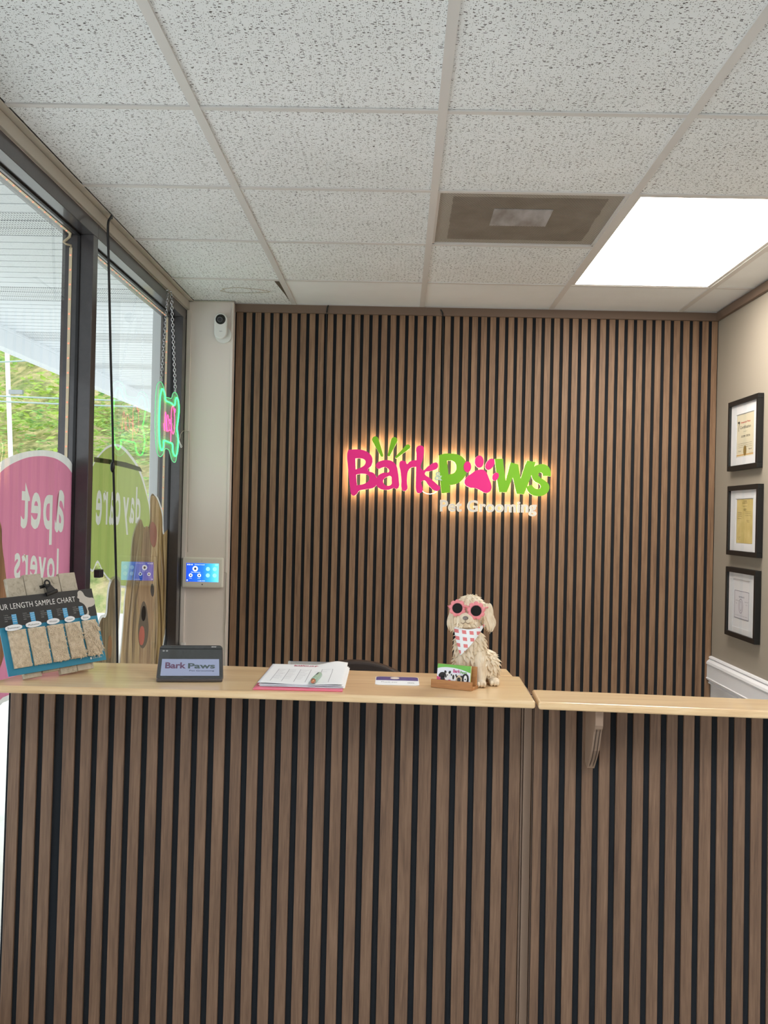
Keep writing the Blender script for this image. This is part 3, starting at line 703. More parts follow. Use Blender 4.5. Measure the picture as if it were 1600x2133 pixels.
# ================================================================== RECEPTION COUNTER
ZT = 1.07
def slab(name, poly, lab, z1=ZT, th=.0185):
    o = MB().prism([(x, y, z1 - th) for x, y in poly], (0, 0, th)).build(name, top_wood, bevel=.0055, clean=True, seg=3)
    if lab: tag(o, lab, 'countertop')
    return o
FLx, FRx = (-1.004, 2.43), (.330, 2.4025)
ct1 = slab('countertop', [FLx, (-.376, 2.436), FRx, (.337, 2.775), (-.474, 2.838), (-.925, 2.838)], 'longer light wood counter slab with the dog statue and tablet on it')
slab('return_leaf', [(.165, 2.796), (.3195, 2.782), (.3155, 2.909), (.165, 2.909)], None).parent = ct1
ct2 = slab('countertop', [(.336, 2.393), (1.462, 2.301), (1.462, 2.452), (.343, 2.567)], 'narrow light wood counter slab on the right, bare, above the bracket')
def counter(name, lab, yL, yR, xa, xb, groups, back):
    """slatted counter front; groups: list of (px list of slat left/right edges at py) already unprojected to x"""
    e = empty(name, ((xa + xb) / 2, (yL + yR) / 2, 0), lab, 'counter'); c = Vector(e.location)
    def yf(x): return yL + (yR - yL) * (x - xa) / (xb - xa)
    LEAN = .030
    def P(x, z, d=0): return Vector((x, yf(x) + d - (1.05 - z) * LEAN, z)) - c
    z0, z1 = .02, ZT - .0195
    f = MB(); f.prism([P(xa, z0, .004), P(xb, z0, .004), P(xb, z0, .016), P(xa, z0, .016)], P(xa, z1) - P(xa, z0)); f.build('felt_backing', felt, e)
    m = MB()
    for a, b in groups: m.prism([P(a, z0, -.003), P(b, z0, -.003), P(b, z0, .006), P(a, z0, .006)], P(a, z1) - P(a, z0))
    m.build('slat_front', counter_slat_wood, e, bevel=.0012, seg=1)
    b = MB(); b.prism([P(xa + .002, 0, .016), P(xb - .002, 0, .016), Vector((xb - .002, yf(xb) + back, 0)) - c, Vector((xa + .002, yf(xa) + back, 0)) - c], P(xa, z1) - P(xa, 0)); b.build('cabinet_body', brown_paint, e)
    return e, P
yL1, yR1 = 2.640, 2.592
X1 = lambda px, py=1450: on_y(px, py, yL1 + (yR1 - yL1) * px / 1100).x
edges = []
gl_ = [(46.5, 57.0), (82, 93), (115.8, 134.4)]
st = X1(23.3)
for a, b in gl_: edges.append((st, X1(a))); st = X1(b)
gaps = [159.1, 193.6, 228.0, 262.6, 297.2]        # joints measured further right with a slowly growing pitch
x_ = 159.1; k = 0
pts_meas = [(0, 159.1), (4, 297.2), (8, 436.0), (13, 610.5), (18, 785.5), (24, 1016.5), (25, 1051.0)]
def gp(k): return float(np.interp(k, [q[0] for q in pts_meas], [q[1] for q in pts_meas]))
for k in range(26): edges.append((st, X1(gp(k), 1465))); st = X1(gp(k) + 12.2, 1465)
edges.append((st, X1(1086, 1470)))
xa1, xb1 = X1(17.6), X1(1110, 1475)
ca, P1 = counter('reception_counter', 'long slatted reception counter under the longer wood slab', yL1, yR1, xa1, xb1, edges, .13)
c1 = Vector(ca.location)
def post(a, b, d0, d1, nm, m):
    z0, z1 = .02, ZT - .0195; MB().prism([P1(a, z0, d0), P1(b, z0, d0), P1(b, z0, d1), P1(a, z0, d1)], P1(a, z1) - P1(a, z0)).build(nm, m, ca, bevel=.0012)
post(X1(1086.8, 1480), X1(1091, 1480), -.003, .02, 'post_bead', brown_paint)
post(X1(1092.2, 1480), X1(1108.6, 1480), -.005, .03, 'end_post', brown_front)
# right-hand counter
yL2, yR2 = 2.540, 2.470
xs2 = lambda px, py=1490: on_y(px, py, yL2 - .071 * (on_y(px, py, 2.5).x - .33)).x
xa2 = xs2(1113.6, 1490); e2 = []; st = xa2
m2 = [(0, 1131.2), (4, 1272.2), (9, 1448.0), (13, 1591.3)]
def g2(k):
    return float(np.interp(k, [q[0] for q in m2], [q[1] for q in m2])) if k <= 13 else 1591.3 + (k - 13) * 35.8
k = 0
while True:
    b = xs2(g2(k)); 
    if b > 1.44: e2.append((st, 1.45)); break
    e2.append((st, b)); st = xs2(g2(k) + 12.4); k += 1
cb, P2 = counter('reception_counter', 'slatted counter section on the right with a corbel bracket under its slab', yL2, yL2 + (yR2 - yL2) * .95, xa2, 1.452, e2, .0235)
c2 = Vector(cb.location)
# corbel
bx = on_y(1244.5, 1500, 2.43).x; zt = ZT - .0187; yw = yL2 - .03
pr = [(2.405, zt), (2.405, zt - .036), (2.411, zt - .045), (2.420, zt - .052), (2.430, zt - .075), (2.447, zt - .105), (2.468, zt - .128), (2.488, zt - .148), (2.500, zt - .160), (2.512, zt - .158), (2.532, zt - .146), (2.532, zt)]
hw = .0095
cm_ = MB().prism([(bx - hw - c2.x, y - c2.y, z) for y, z in pr][::-1], (2 * hw, 0, 0))
co = cm_.build('corbel_bracket', brown_front, cb, bevel=.001)
gr = MB()
for s_ in (-.0040, .0040):
    gr.tube([(bx + s_ - c2.x, y - c2.y - .0006, z) for y, z in [(2.414, zt - .048), (2.427, zt - .072), (2.444, zt - .103), (2.466, zt - .130), (2.496, zt - .154)]], .0011, 6)
gr.build('groove', mat('groove_dark', srgb(70, 54, 44), .8), co)
# hinge pieces in the gap between both counters
for z in (.955, .83):
    p = P1(X1(1111.3, 1500), z, .004) + c1
    tag(MB().box((p.x - .002, p.y, z - .018), (p.x + .0022, p.y + .02, z + .018)).build('hinge', brown_paint), {.955: 'upper brown painted hinge in the dark gap between the two counters', .83: 'lower brown painted hinge in the dark gap between the two counters'}[z], 'hinge')
# office chair behind the counter
ch = empty('office_chair', (-.16, 4.02, 0), 'dark office chair, only its curved backrest top showing behind the counter', 'chair')
cfab = mat('dark_chair_leather', srgb(56, 46, 42), .5); g = G(cfab); g.bump(g.noise(g.coord('Object'), 200, 3), .15, .001)
m = MB(); N_ = 24; fr_ = []; bk = []
for i in range(N_ + 1):
    t = -1 + 2 * i / N_; x = .23 * t; zt_ = .925 - .075 * abs(t) ** 2.2; yb = .05 * t * t
    fr_.append(((x, -.02 - .0 + -yb, zt_), (x, -.02 - yb, .5), (x, .03 - yb, .5), (x, .03 - yb, zt_)))
vs = [p for q in fr_ for p in q]; fs = []
for i in range(N_):
    for k in range(4): fs.append((i * 4 + k, i * 4 + (k + 1) % 4, i * 4 + 4 + (k + 1) % 4, i * 4 + 4 + k))
fs += [(0, 1, 2, 3), tuple(4 * N_ + k for k in (3, 2, 1, 0))]
m.add(vs, fs).build('backrest', cfab, ch, bevel=.012, clean=True, seg=3)
MB().box((-.23, -.02, .42), (.23, -.46, .50)).build('seat', cfab, ch, bevel=.03, seg=4)
MB().box((-.03, .0, .40), (.03, .05, .6)).build('back_bracket', black_plastic, ch)
MB().cyl((0, -.22, .08), (0, 0, 1), .025, .35).build('gas_column', black_plastic, ch)
m = MB()
for k in range(5):
    a = 2 * PI * k / 5; m.tube([(0, -.22, .09), (.28 * math.cos(a), -.22 + .28 * math.sin(a), .06)], [.024, .015], 8)
m.build('base', black_plastic, ch)
for k in range(5):
    a = 2 * PI * k / 5; MB().cyl((.28 * math.cos(a) - .012, -.22 + .28 * math.sin(a), .028), (1, 0, 0), .028, .024).build('caster', black_plastic, ch)

# ================================================================== WALL SIGN
sg = empty('wall_sign', (.22, YB, 1.52), 'backlit pink and green pet shop wall sign with paw print on the slat wall', 'sign'); cS = Vector(sg.location)
YS = 4.782; TH = .010
pinkm = mat('sign_pink', srgb(214, 26, 122), .35, emit=srgb(214, 26, 122), es=.12); greenm = mat('sign_green', srgb(108, 170, 8), .35, emit=srgb(108, 170, 8), es=.12)
for m_ in (pinkm, greenm): g = G(m_); g.bump(g.noise(g.coord('Object'), 300, 2), .01, .0003)
halo = emis('halo_light', (1.0, .70, .38, 1), 9.5)
def SX(cx, cy, y=YS):
    return on_y(700 + cx / 3.3333, 880 + cy / 3.3333, y) - cS
PXM = (SX(1000, 300) - SX(0, 300)).length / 1000
def letter(name, spl, m, smooth=True, z=0, th=TH):
    mb = MB(); outline_on(mb, [[(p[0], -p[1]) + tuple(p[2:]) for p in s] for s in spl], lambda a, b: SX(a, -b, YS + z), (0, th, 0), 0, smooth)
    o = mb.build(name, m, sg, clean=True)
    # light strip on the back of the letter, facing the wall
    hb = MB(); outline_on(hb, [[(p[0], -p[1]) + tuple(p[2:]) for p in s] for s in spl], lambda a, b: SX(a, -b, YS + z) + Vector((0, th + .0006, 0)), (0, .0015, 0), 0, smooth)
    hb.build('back_light', halo, o)
    return o
V1 = 1  # corner marker
B_o = [(78, 215), (86, 190, V1), (150, 187), (205, 198), (243, 228), (254, 262), (245, 300), (222, 330), (262, 352), (283, 385), (284, 425), (262, 452), (210, 463), (160, 476), (140, 500), (122, 509), (107, 498), (98, 450), (90, 380), (82, 300)]
B_h1 = [(134, 250, V1), (175, 250), (203, 264), (201, 290), (178, 310), (137, 326, V1)]
B_h2 = [(140, 362, V1), (190, 356), (226, 370), (229, 398), (200, 424), (146, 436, V1)]
letter('letter_b', [B_o, B_h1, B_h2], pinkm)
letter('letter_a', [[(276, 298), (285, 281), (312, 267), (350, 261), (392, 271), (418, 298), (430, 345), (436, 400), (434, 452), (418, 461), (400, 455), (380, 463), (340, 468), (300, 457), (280, 433), (277, 400), (292, 370), (325, 350), (369, 341), (362, 322), (345, 311), (320, 313), (300, 322), (284, 316)],
                    [(330, 396), (350, 380), (380, 373), (386, 400), (384, 430), (358, 440), (338, 432), (328, 415)]], pinkm, z=-.001)
letter('letter_r', [[(441, 280), (450, 268), (470, 266), (486, 274), (492, 288), (512, 272), (545, 262), (566, 268), (566, 305), (540, 309), (515, 318), (500, 340), (494, 375), (493, 420), (496, 455), (487, 472), (465, 473), (455, 455), (454, 400), (448, 340)]], pinkm, z=.001)
letter('letter_k', [[(562, 170), (585, 160), (606, 168), (611, 190), (606, 240), (600, 330), (640, 304), (683, 279), (701, 280), (709, 298), (702, 318), (662, 336), (617, 352), (652, 386), (700, 428), (724, 455), (714, 471), (690, 475), (650, 446), (602, 402), (600, 478), (585, 490), (564, 487), (556, 465), (555, 400), (557, 300), (559, 230)]], pinkm)
letter('letter_p', [[(714, 228, V1), (750, 217), (800, 216), (855, 226), (893, 257), (909, 300), (906, 350), (880, 395), (840, 425), (790, 436, V1), (792, 486, V1), (733, 492, V1), (726, 430, V1), (722, 380), (716, 310)],
                    [(771, 265, V1), (806, 265), (829, 283), (836, 315), (822, 348), (781, 361, V1)]], greenm, z=.001)
def ell_pts(cx, cy, rx, ry, rot): return [(cx + rx * math.cos(a) * math.cos(rot) - ry * math.sin(a) * math.sin(rot), cy + rx * math.cos(a) * math.sin(rot) + ry * math.sin(a) * math.cos(rot)) for a in [2 * PI * k / 12 for k in range(12)]]
for p_ in ((913, 308, 26, 38, 0), (995, 272, 31, 43, 0), (1069, 290, 27, 43, .55), (1108, 376, 21, 30, .5)): letter('paw_toe', [ell_pts(*p_)], pinkm, z=-.002)
letter('paw_pad', [[(988, 329), (1022, 328), (1046, 350), (1062, 388), (1076, 425), (1079, 460), (1058, 486), (1030, 487), (1000, 470), (965, 456), (925, 450), (898, 432), (894, 402), (912, 376), (945, 352), (966, 336)]], pinkm, z=-.002)
letter('letter_w', [[(1102, 252, V1), (1160, 252, V1), (1163, 290, V1), (1179, 405, V1), (1209, 290, V1), (1213, 277, V1), (1266, 291, V1), (1282, 390, V1), (1312, 300, V1), (1328, 265, V1), (1386, 275, V1), (1368, 335, V1), (1345, 400, V1), (1305, 500, V1), (1255, 495, V1), (1228, 382, V1), (1185, 486, V1), (1133, 484, V1), (1118, 390, V1)]], greenm)
letter('letter_s', [[(1402, 294), (1440, 289), (1474, 306), (1490, 335), (1492, 374, V1), (1437, 371, V1), (1432, 352), (1415, 348), (1404, 362), (1418, 382), (1452, 404), (1478, 432), (1479, 468), (1452, 500), (1408, 512), (1362, 503), (1332, 475), (1322, 445, V1), (1358, 432, V1), (1378, 455), (1404, 462), (1422, 450), (1416, 430), (1385, 412), (1362, 382), (1360, 335), (1376, 306)]], greenm, z=.0015)
def capsule(x0, y0, r0, x1, y1, r1):
    a = math.atan2(y1 - y0, x1 - x0); P_ = []
    for k in range(9): t = a + PI / 2 + PI * k / 8; P_.append((x0 + r0 * math.cos(t), y0 + r0 * math.sin(t), V1))
    for k in range(5): t = a - PI / 2 + PI * k / 4; P_.append((x1 + r1 * math.cos(t), y1 + r1 * math.sin(t), V1))
    return P_
for p_ in ((273, 119, 23, 320, 232, 9), (405, 123, 22, 367, 228, 9), (499, 169, 17, 417, 243, 7)): letter('ray', [capsule(*p_)], greenm)
# small ampersand and lower lettering, lit white
soft_white = emis('lit_white_acrylic', (1.0, .93, .80, 1), .05, srgb(206, 202, 194))
halo_soft = emis('soft_halo_light', (1.0, .76, .46, 1), 7.0)
mint = mat('pale_mint_acrylic', srgb(196, 222, 200), .4); g = G(mint); g.bump(g.noise(g.coord('Object'), 300, 2), .01, .0003)
Ux = (SX(1000, 600) - SX(0, 600)).normalized(); Uz = Vector((0, 0, 1))
def stext(s, x0, x1, yt, yb0, yb1, m_, nm, y, bold, hl=True):
    A = SX(x0, yb0, y); B = SX(x1, yb1, y); U_ = B - A; V_ = Vector((0, 0, (yb0 - yt) * PXM))
    mb = MB(); text_on(mb, s, A, U_, V_, 1, 1, thick=.008, N=(0, 1, 0), bold=bold, spacing=1.06); o = mb.build(nm, m_, sg)
    if hl:
        hb = MB(); text_on(hb, s, A + Vector((0, .0088, 0)), U_, V_, 1, 1, thick=.001, N=(0, 1, 0), bold=bold, spacing=1.06); hb.build('back_light', halo_soft, o)
stext('&', 683, 739, 342, 404, 404, mint, 'ampersand', YS - .008, .03, False)
stext('Pet Grooming', 722, 1393, 536, 643, 652, soft_white, 'lower_lettering', YS, .03)
arc = [SX(a, b, YS + .004) for a, b in ((598, 474), (612, 487), (632, 495), (655, 497), (680, 492), (700, 478))]
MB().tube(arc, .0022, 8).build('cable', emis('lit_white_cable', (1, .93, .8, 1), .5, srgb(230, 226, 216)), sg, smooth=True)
st_ = MB()
for a, b in ((120, 300), (400, 430), (580, 400), (750, 300), (990, 400), (1240, 330), (1440, 480), (760, 575), (1380, 600)):
    p = SX(a, b, YS + .011); st_.cyl(p, (0, 1, 0), .004, YB - .004 - (p.y + cS.y), 10)
st_.build('standoff', chrome, sg)

# ================================================================== WALL DEVICES
cw = empty('security_camera', (-.853, 4.772, 2.336), 'small white security camera high on the white corner pier', 'camera')
MB().cyl((0, 0.004, 0), (0, -1, 0), .0395, .007, 48).build('base', white_plastic, cw, bevel=.002, smooth=False)
m = MB(); cx_, cz_, r_ = -.009, .0375, .0305
pts = [(cx_ + r_ * math.cos(a), cz_ + .030 + r_ * math.sin(a)) for a in [PI * k / 16 for k in range(17)]] + [(cx_ + r_ * math.cos(a), cz_ - .030 + r_ * math.sin(a)) for a in [PI + PI * k / 16 for k in range(17)]]
m.prism([(x, -.012, z) for x, z in pts], (0, -.022, 0)); m.build('body', white_plastic, cw, bevel=.006, clean=True, seg=4)
MB().cyl((-.009, -.004, .02), (0, -1, 0), .012, .012).build('stem', white_plastic, cw)
MB().cyl((-.009, -.0335, .0675), (0, -1, 0), .0235, .0012, 40).build('lens_face', black_gloss, cw)
lf = MB().cyl((-.012, -.0345, .0665), (0, -1, 0), .009, .002, 32).build('lens', mat('lens_glass', srgb(30, 34, 44), .05, spec=1), cw)
m = MB(); m.tube([(-.012 + .0112 * math.cos(2 * PI * k / 32), -.0352, .0665 + .0112 * math.sin(2 * PI * k / 32)) for k in range(32)], .0009, 6, closed=True); m.build('lens_ring', mat('lens_ring', srgb(120, 124, 130), .3), lf)
m = MB(); text_on(m, 'tapo', (-.014, -.0343, .0085), (1, 0, 0), (0, 0, 1), .0145, .0055); m.build('lettering', ink, cw)
def cable_thing(name, pts, r, m_, lab, cat='cable', n=8):
    o = MB().tube(pts, r, n).build(name, m_, smooth=True); return tag(o, lab, cat)
def spl(P, n=8):
    """Catmull-Rom through P"""
    P = [Vector(p) for p in P]; out = []
    for i in range(len(P) - 1):
        a = P[max(i - 1, 0)]; b = P[i]; c = P[i + 1]; d = P[min(i + 2, len(P) - 1)]
        for k in range(n):
            t = k / n; out.append(.5 * ((2 * b) + (c - a) * t + (2 * a - 5 * b + 4 * c - d) * t * t + (3 * b - a - 3 * c + d) * t ** 3))
    out.append(P[-1]); return out
cable_thing('camera_cable', spl([(-.842, 4.776, 2.43), on_y(478, 660, 4.776), on_y(481, 645, 4.776), on_y(483.5, 632, 4.776)]), .0011, white_plastic, 'thin white cable rising from the security camera to the ceiling')
blackc = mat('black_cable_rubber', srgb(10, 10, 12), .5); g = G(blackc); g.bump(g.noise(g.coord('Object'), 400, 2), .05, .0004)
# alarm panel
ap = empty('alarm_panel', (-.923, 4.778, 1.213), 'white wall alarm panel with a glowing blue touch screen', 'alarm panel')
MB().box((-.0985, -.024, -.0715), (.0985, 0, .0715)).build('housing', grey_plastic, ap, bevel=.0085, seg=4)
scr = bpy.data.materials.new('blue_screen'); scr.use_nodes = True; g = G(scr); sp_ = g.n('SeparateXYZ'); g.l(g.coord('Generated'), sp_.inputs[0])
cc = g.ramp(sp_.outputs[0], [(.0, srgb(20, 62, 196)), (.5, srgb(28, 98, 222)), (.75, srgb(48, 150, 236)), (1, srgb(96, 196, 246))]); g.base((0, 0, 0, 1)) if False else None
g.b.inputs['Base Color'].default_value = (.01, .01, .02, 1); g.b.inputs['Roughness'].default_value = .1; g.l(cc, g.b.inputs['Emission Color']); g.b.inputs['Emission Strength'].default_value = .95
so_ = MB().box((-.0765, -.0248, -.043), (.0765, -.0235, .044)).build('screen', scr, ap)
ic = MB(); Yi = -.0252
def disc(mb, x, z, r, y=Yi, n=24, m=0): mb.add([(x + r * math.cos(2 * PI * k / n), y, z + r * math.sin(2 * PI * k / n)) for k in range(n)], [tuple(range(n))[::-1]], m)
for x, z, r in ((-.034, .018, .0125), (-.055, -.013, .0085), (-.0145, -.013, .0085)): disc(ic, x, z, r)
ic.build('round_button', emis('lit_white_icon', (.85, .92, 1, 1), .95), so_)
i2 = MB()
for x, z, r in ((.026, .018, .0095), (.058, .018, .0095), (.026, -.012, .0095), (.058, -.012, .0095)): disc(i2, x, z, r)
i2.build('faint_button', emis('faint_blue_icon', (.22, .55, .95, 1), .9), so_)
i3 = MB()
for s_, x, z, w_, h_ in (('Disarmed', -.036, .0355, .045, .0045), ('Main Hall Sensor', -.053, -.0005, .044, .0045), ('Away', -.062, -.029, .013, .0035), ('Stay', -.022, -.029, .013, .0035), ('1:28 PM', -.02, -.0405, .032, .004), ('12:27', .060, .0355, .013, .0045)):
    text_on(i3, s_, (x, Yi, z), (1, 0, 0), (0, 0, 1), w_, h_)
for x, z in ((-.069, .037), (-.060, .037), (-.050, .037), (-.071, -.0365)): disc(i3, x, z, .003)
i3.build('screen_lettering', emis('lit_text', (.8, .88, 1, 1), .8), so_)
i4 = MB()
for x, z, r in ((-.034, .018, .006), (-.055, -.013, .004), (-.0145, -.013, .004)): disc(i4, x, z, r, Yi - .0002)
i4.build('icon_mark', mat('icon_mark_blue', srgb(70, 100, 170), .5), so_)
i5 = MB(); disc(i5, .0, -.0555, .0032, -.0244); disc(i5, -.004, .055, .0014, -.0244); i5.build('front_mark', ink, ap)
cable_thing('panel_cable', spl([(-.8255, 4.774, 1.215), (-.814, 4.774, 1.214), (-.8125, 4.774, 1.20), (-.8135, 4.774, 1.12), (-.811, 4.774, 1.02), (-.815, 4.774, .95), (-.812, 4.774, .86), (-.8125, 4.774, .6)]), .0014, trim_cream, 'thin cream cable from the alarm panel down the pier edge')
tag(MB().box(on_y(378.5, 1338, 4.77), on_y(384.5, 1352, 4.745)).build('door_contact', white_plastic, bevel=.002), 'tiny white sensor box low on the pier just above the tablet', 'sensor')
tag(MB().box(on_y(199, 1186, 3.345) + Vector((0, -.02, 0)), on_y(206, 1203, 3.345) + Vector((.01, .02, 0))).build('cord_clip', black_plastic, bevel=.003), 'small black clip stuck on the window mullion', 'clip')
# black cords
XC = -.985
e = empty('hanging_cord', (XC, 3.5, 1.0), 'long black cord hanging in front of the window with an inline bulge', 'cord')
P_ = [on_x(232, 456, -.992), on_x(233, 449, -.990), on_x(231, 453, -.985), on_x(226, 462, -.98), on_x(225, 480, XC), on_x(226, 530, XC), on_x(228, 620, XC), on_x(231, 760, XC), on_x(234.5, 880, XC), on_x(236, 965, XC), on_x(240, 1120, XC), on_x(243, 1260, XC), on_x(244.5, 1390, XC), on_x(245, 1600, XC)]
MB().tube([rel(p, e) for p in spl(P_)], .0042, 10).build('cord', blackc, e, smooth=True)
MB().ell(rel(on_x(234.5, 973, XC), e), (.008, .010, .019), 0, 16, 10).build('inline_bulge', blackc, e, smooth=True)
cable_thing('black_cord', spl([(on_y(684, 636, YB - .02)), on_y(682, 641, YB - .022), on_y(681, 650, YB - .02), on_y(680, 662, YB - .006), on_y(679.5, 800, YB + .002)]), .0032, blackc, 'black cord looping over the brown trim near the left of the slat wall')
cable_thing('black_cord', spl([(on_y(918, 645, YB - .02)), on_y(921, 650, YB - .021), on_y(922.5, 658, YB - .019), on_y(923, 668, YB - .006), on_y(922, 900, YB + .002)]), .0028, blackc, 'thin black cord crossing the brown trim above the sign')

# ================================================================== NEON OPEN SIGN
NA = Vector((-.990, 4.105, 0)); NBp = Vector((-1.012, 4.650, 0)); Nd = (NBp - NA).normalized(); Nn = Vector((Nd.y, -Nd.x, 0))
ns = empty('neon_sign', (-1.0, 4.38, 1.55), 'bone-shaped neon Open sign hanging on chains in the window', 'sign'); cN = Vector(ns.location)
def on_n(cx, cy, off=0):
    px, py = 200 + cx / 4.8455, 560 + cy / 4.8455; d = ray(px, py); t = ((NA + Nn * off) - CAM).dot(Nn) / d.dot(Nn); return CAM + d * t - cN
def n2(cx, cy): p = on_n(cx, cy); return ((p + cN - NA).dot(Nd), p.z)
def n3(a, b, off=0): p = NA + Nd * a + Nn * off; return Vector((p.x, p.y, 0)) - Vector((cN.x, cN.y, 0)) + Vector((0, 0, b))
OUT = [(640, 1140), (615, 1180), (602, 1300), (597, 1500), (600, 1700), (612, 1830), (632, 1885), (655, 1895), (680, 1862), (692, 1825), (712, 1815), (738, 1832), (750, 1870), (765, 1925), (786, 1952), (805, 1940), (820, 1850), (832, 1700), (824, 1600), (836, 1480), (835, 1350), (822, 1280), (800, 1245), (778, 1258), (762, 1305), (730, 1300), (700, 1285), (684, 1200), (664, 1150)]
mb = MB(); outline_on(mb, [[n2(*p) for p in OUT]], lambda a, b: n3(a, b), -Nn * .004); mb.build('acrylic_panel', acrylic, ns)
gneon = emis('green_neon', (.03, 1.0, .12, 1), 2.3, srgb(60, 220, 120)); pneon = emis('pink_neon', (1.0, .04, .18, 1), 1.5, srgb(230, 90, 170)); eneon = emis('green_lit_edge', (.10, .9, .38, 1), .28, srgb(120, 220, 150))
TUB = [(650, 1212), (634, 1290), (624, 1450), (622, 1620), (628, 1760), (642, 1822), (656, 1828), (668, 1790), (672, 1734), (715, 1748), (757, 1768), (762, 1840), (782, 1888), (803, 1868), (816, 1760), (812, 1670), (804, 1610), (816, 1520), (824, 1420), (818, 1335), (802, 1300), (788, 1325), (779, 1378), (740, 1352), (692, 1328), (680, 1262), (664, 1218)]
loop = spl([n3(*n2(*p), .006) for p in TUB + [TUB[0]]], 5)[:-1]
MB().tube(loop, .0032, 8, closed=True).build('green_tube', gneon, ns, smooth=True)
edge = spl([n3(*n2(*p), .0) for p in OUT + [OUT[0]]], 4)[:-1]
MB().tube(edge, .0014, 6, closed=True).build('lit_edge', eneon, ns, smooth=True)
for nm, path in (('letter_o', [(787, 1412), (783, 1450), (772, 1400), (758, 1388), (748, 1430), (745, 1520), (750, 1610), (764, 1668), (777, 1620), (781, 1530), (776, 1440), (768, 1410)]),
                 ('letter_p', [(748, 1500), (744, 1600), (741, 1742), (742, 1600), (738, 1540), (729, 1520), (722, 1570), (727, 1630), (736, 1625)]),
                 ('letter_e', [(734, 1560), (722, 1540), (716, 1490), (708, 1475), (702, 1530), (704, 1600), (711, 1640), (718, 1630)]),
                 ('letter_n', [(702, 1600), (697, 1640), (694, 1540), (690, 1450), (684, 1470), (680, 1560), (678, 1630), (672, 1600), (668, 1560)])):
    MB().tube(spl([n3(*n2(*p), .006) for p in path], 5), .0015, 8).build(nm, pneon, ns, smooth=True)
# chains and rings
def chain(p0, p1, n, nm):
    m = MB(); p0 = Vector(p0); p1 = Vector(p1); L = (p1 - p0).length / n; d = (p1 - p0).normalized()
    for k in range(n):
        c_ = p0.lerp(p1, (k + .5) / n); side = (Vector((1, .3, 0)) if k % 2 else Vector((-.3, 1, 0))).normalized(); side = (side - d * side.dot(d)).normalized()
        m.tube([c_ + d * (L * .66) * math.cos(a) + side * .0052 * math.sin(a) for a in [2 * PI * q / 12 for q in range(12)]], .0013, 6, closed=True)
    return m.build(nm, chrome, ns, smooth=True)
def ring_(c_, r):
    MB().tube([Vector(c_) + Nd * r * math.cos(a) + Vector((0, 0, r * math.sin(a))) for a in [2 * PI * q / 24 for q in range(24)]], .0012, 6, closed=True).build('ring', chrome, ns, smooth=True)
rA = on_n(660, 1118); rB = on_n(800, 1231); ring_(rA, .0135); ring_(rB, .0125)
topA = on_x(350, 606, -1.012) - cN; topB = on_x(357, 609, -1.012) - cN
chain(topA, rA + Vector((0, 0, .013)), 30, 'hanging_chain'); chain(topB, rB + Vector((0, 0, .012)), 34, 'hanging_chain')
m = MB(); m.cyl(topA + Vector((-.01, 0, .004)), (1, 0, 0), .002, .012, 8); m.cyl(topB + Vector((-.01, 0, .004)), (1, 0, 0), .002, .012, 8); m.build('hook', chrome, ns)
q0 = on_n(770, 1560, .004) + cN
cable_thing('power_cord', spl([q0, on_y(366, 905, 4.60), on_y(373, 915, 4.66), on_y(377, 903, 4.70), on_y(384, 897, 4.74), on_y(391, 899, 4.765), on_y(394.5, 908, 4.768), on_y(394, 1000, 4.769), on_y(391, 1150, 4.769)]), .0013, trim_cream, 'thin cream power cord running from the neon sign onto the pier')
cable_thing('cord_loop', spl([on_y(372, 912, 4.66), on_y(375, 922, 4.66), on_y(379, 930, 4.66), on_y(376.5, 931, 4.66), on_y(372.5, 917, 4.66)]), .0013, white_plastic, 'small bundled white cord loop beside the neon sign')

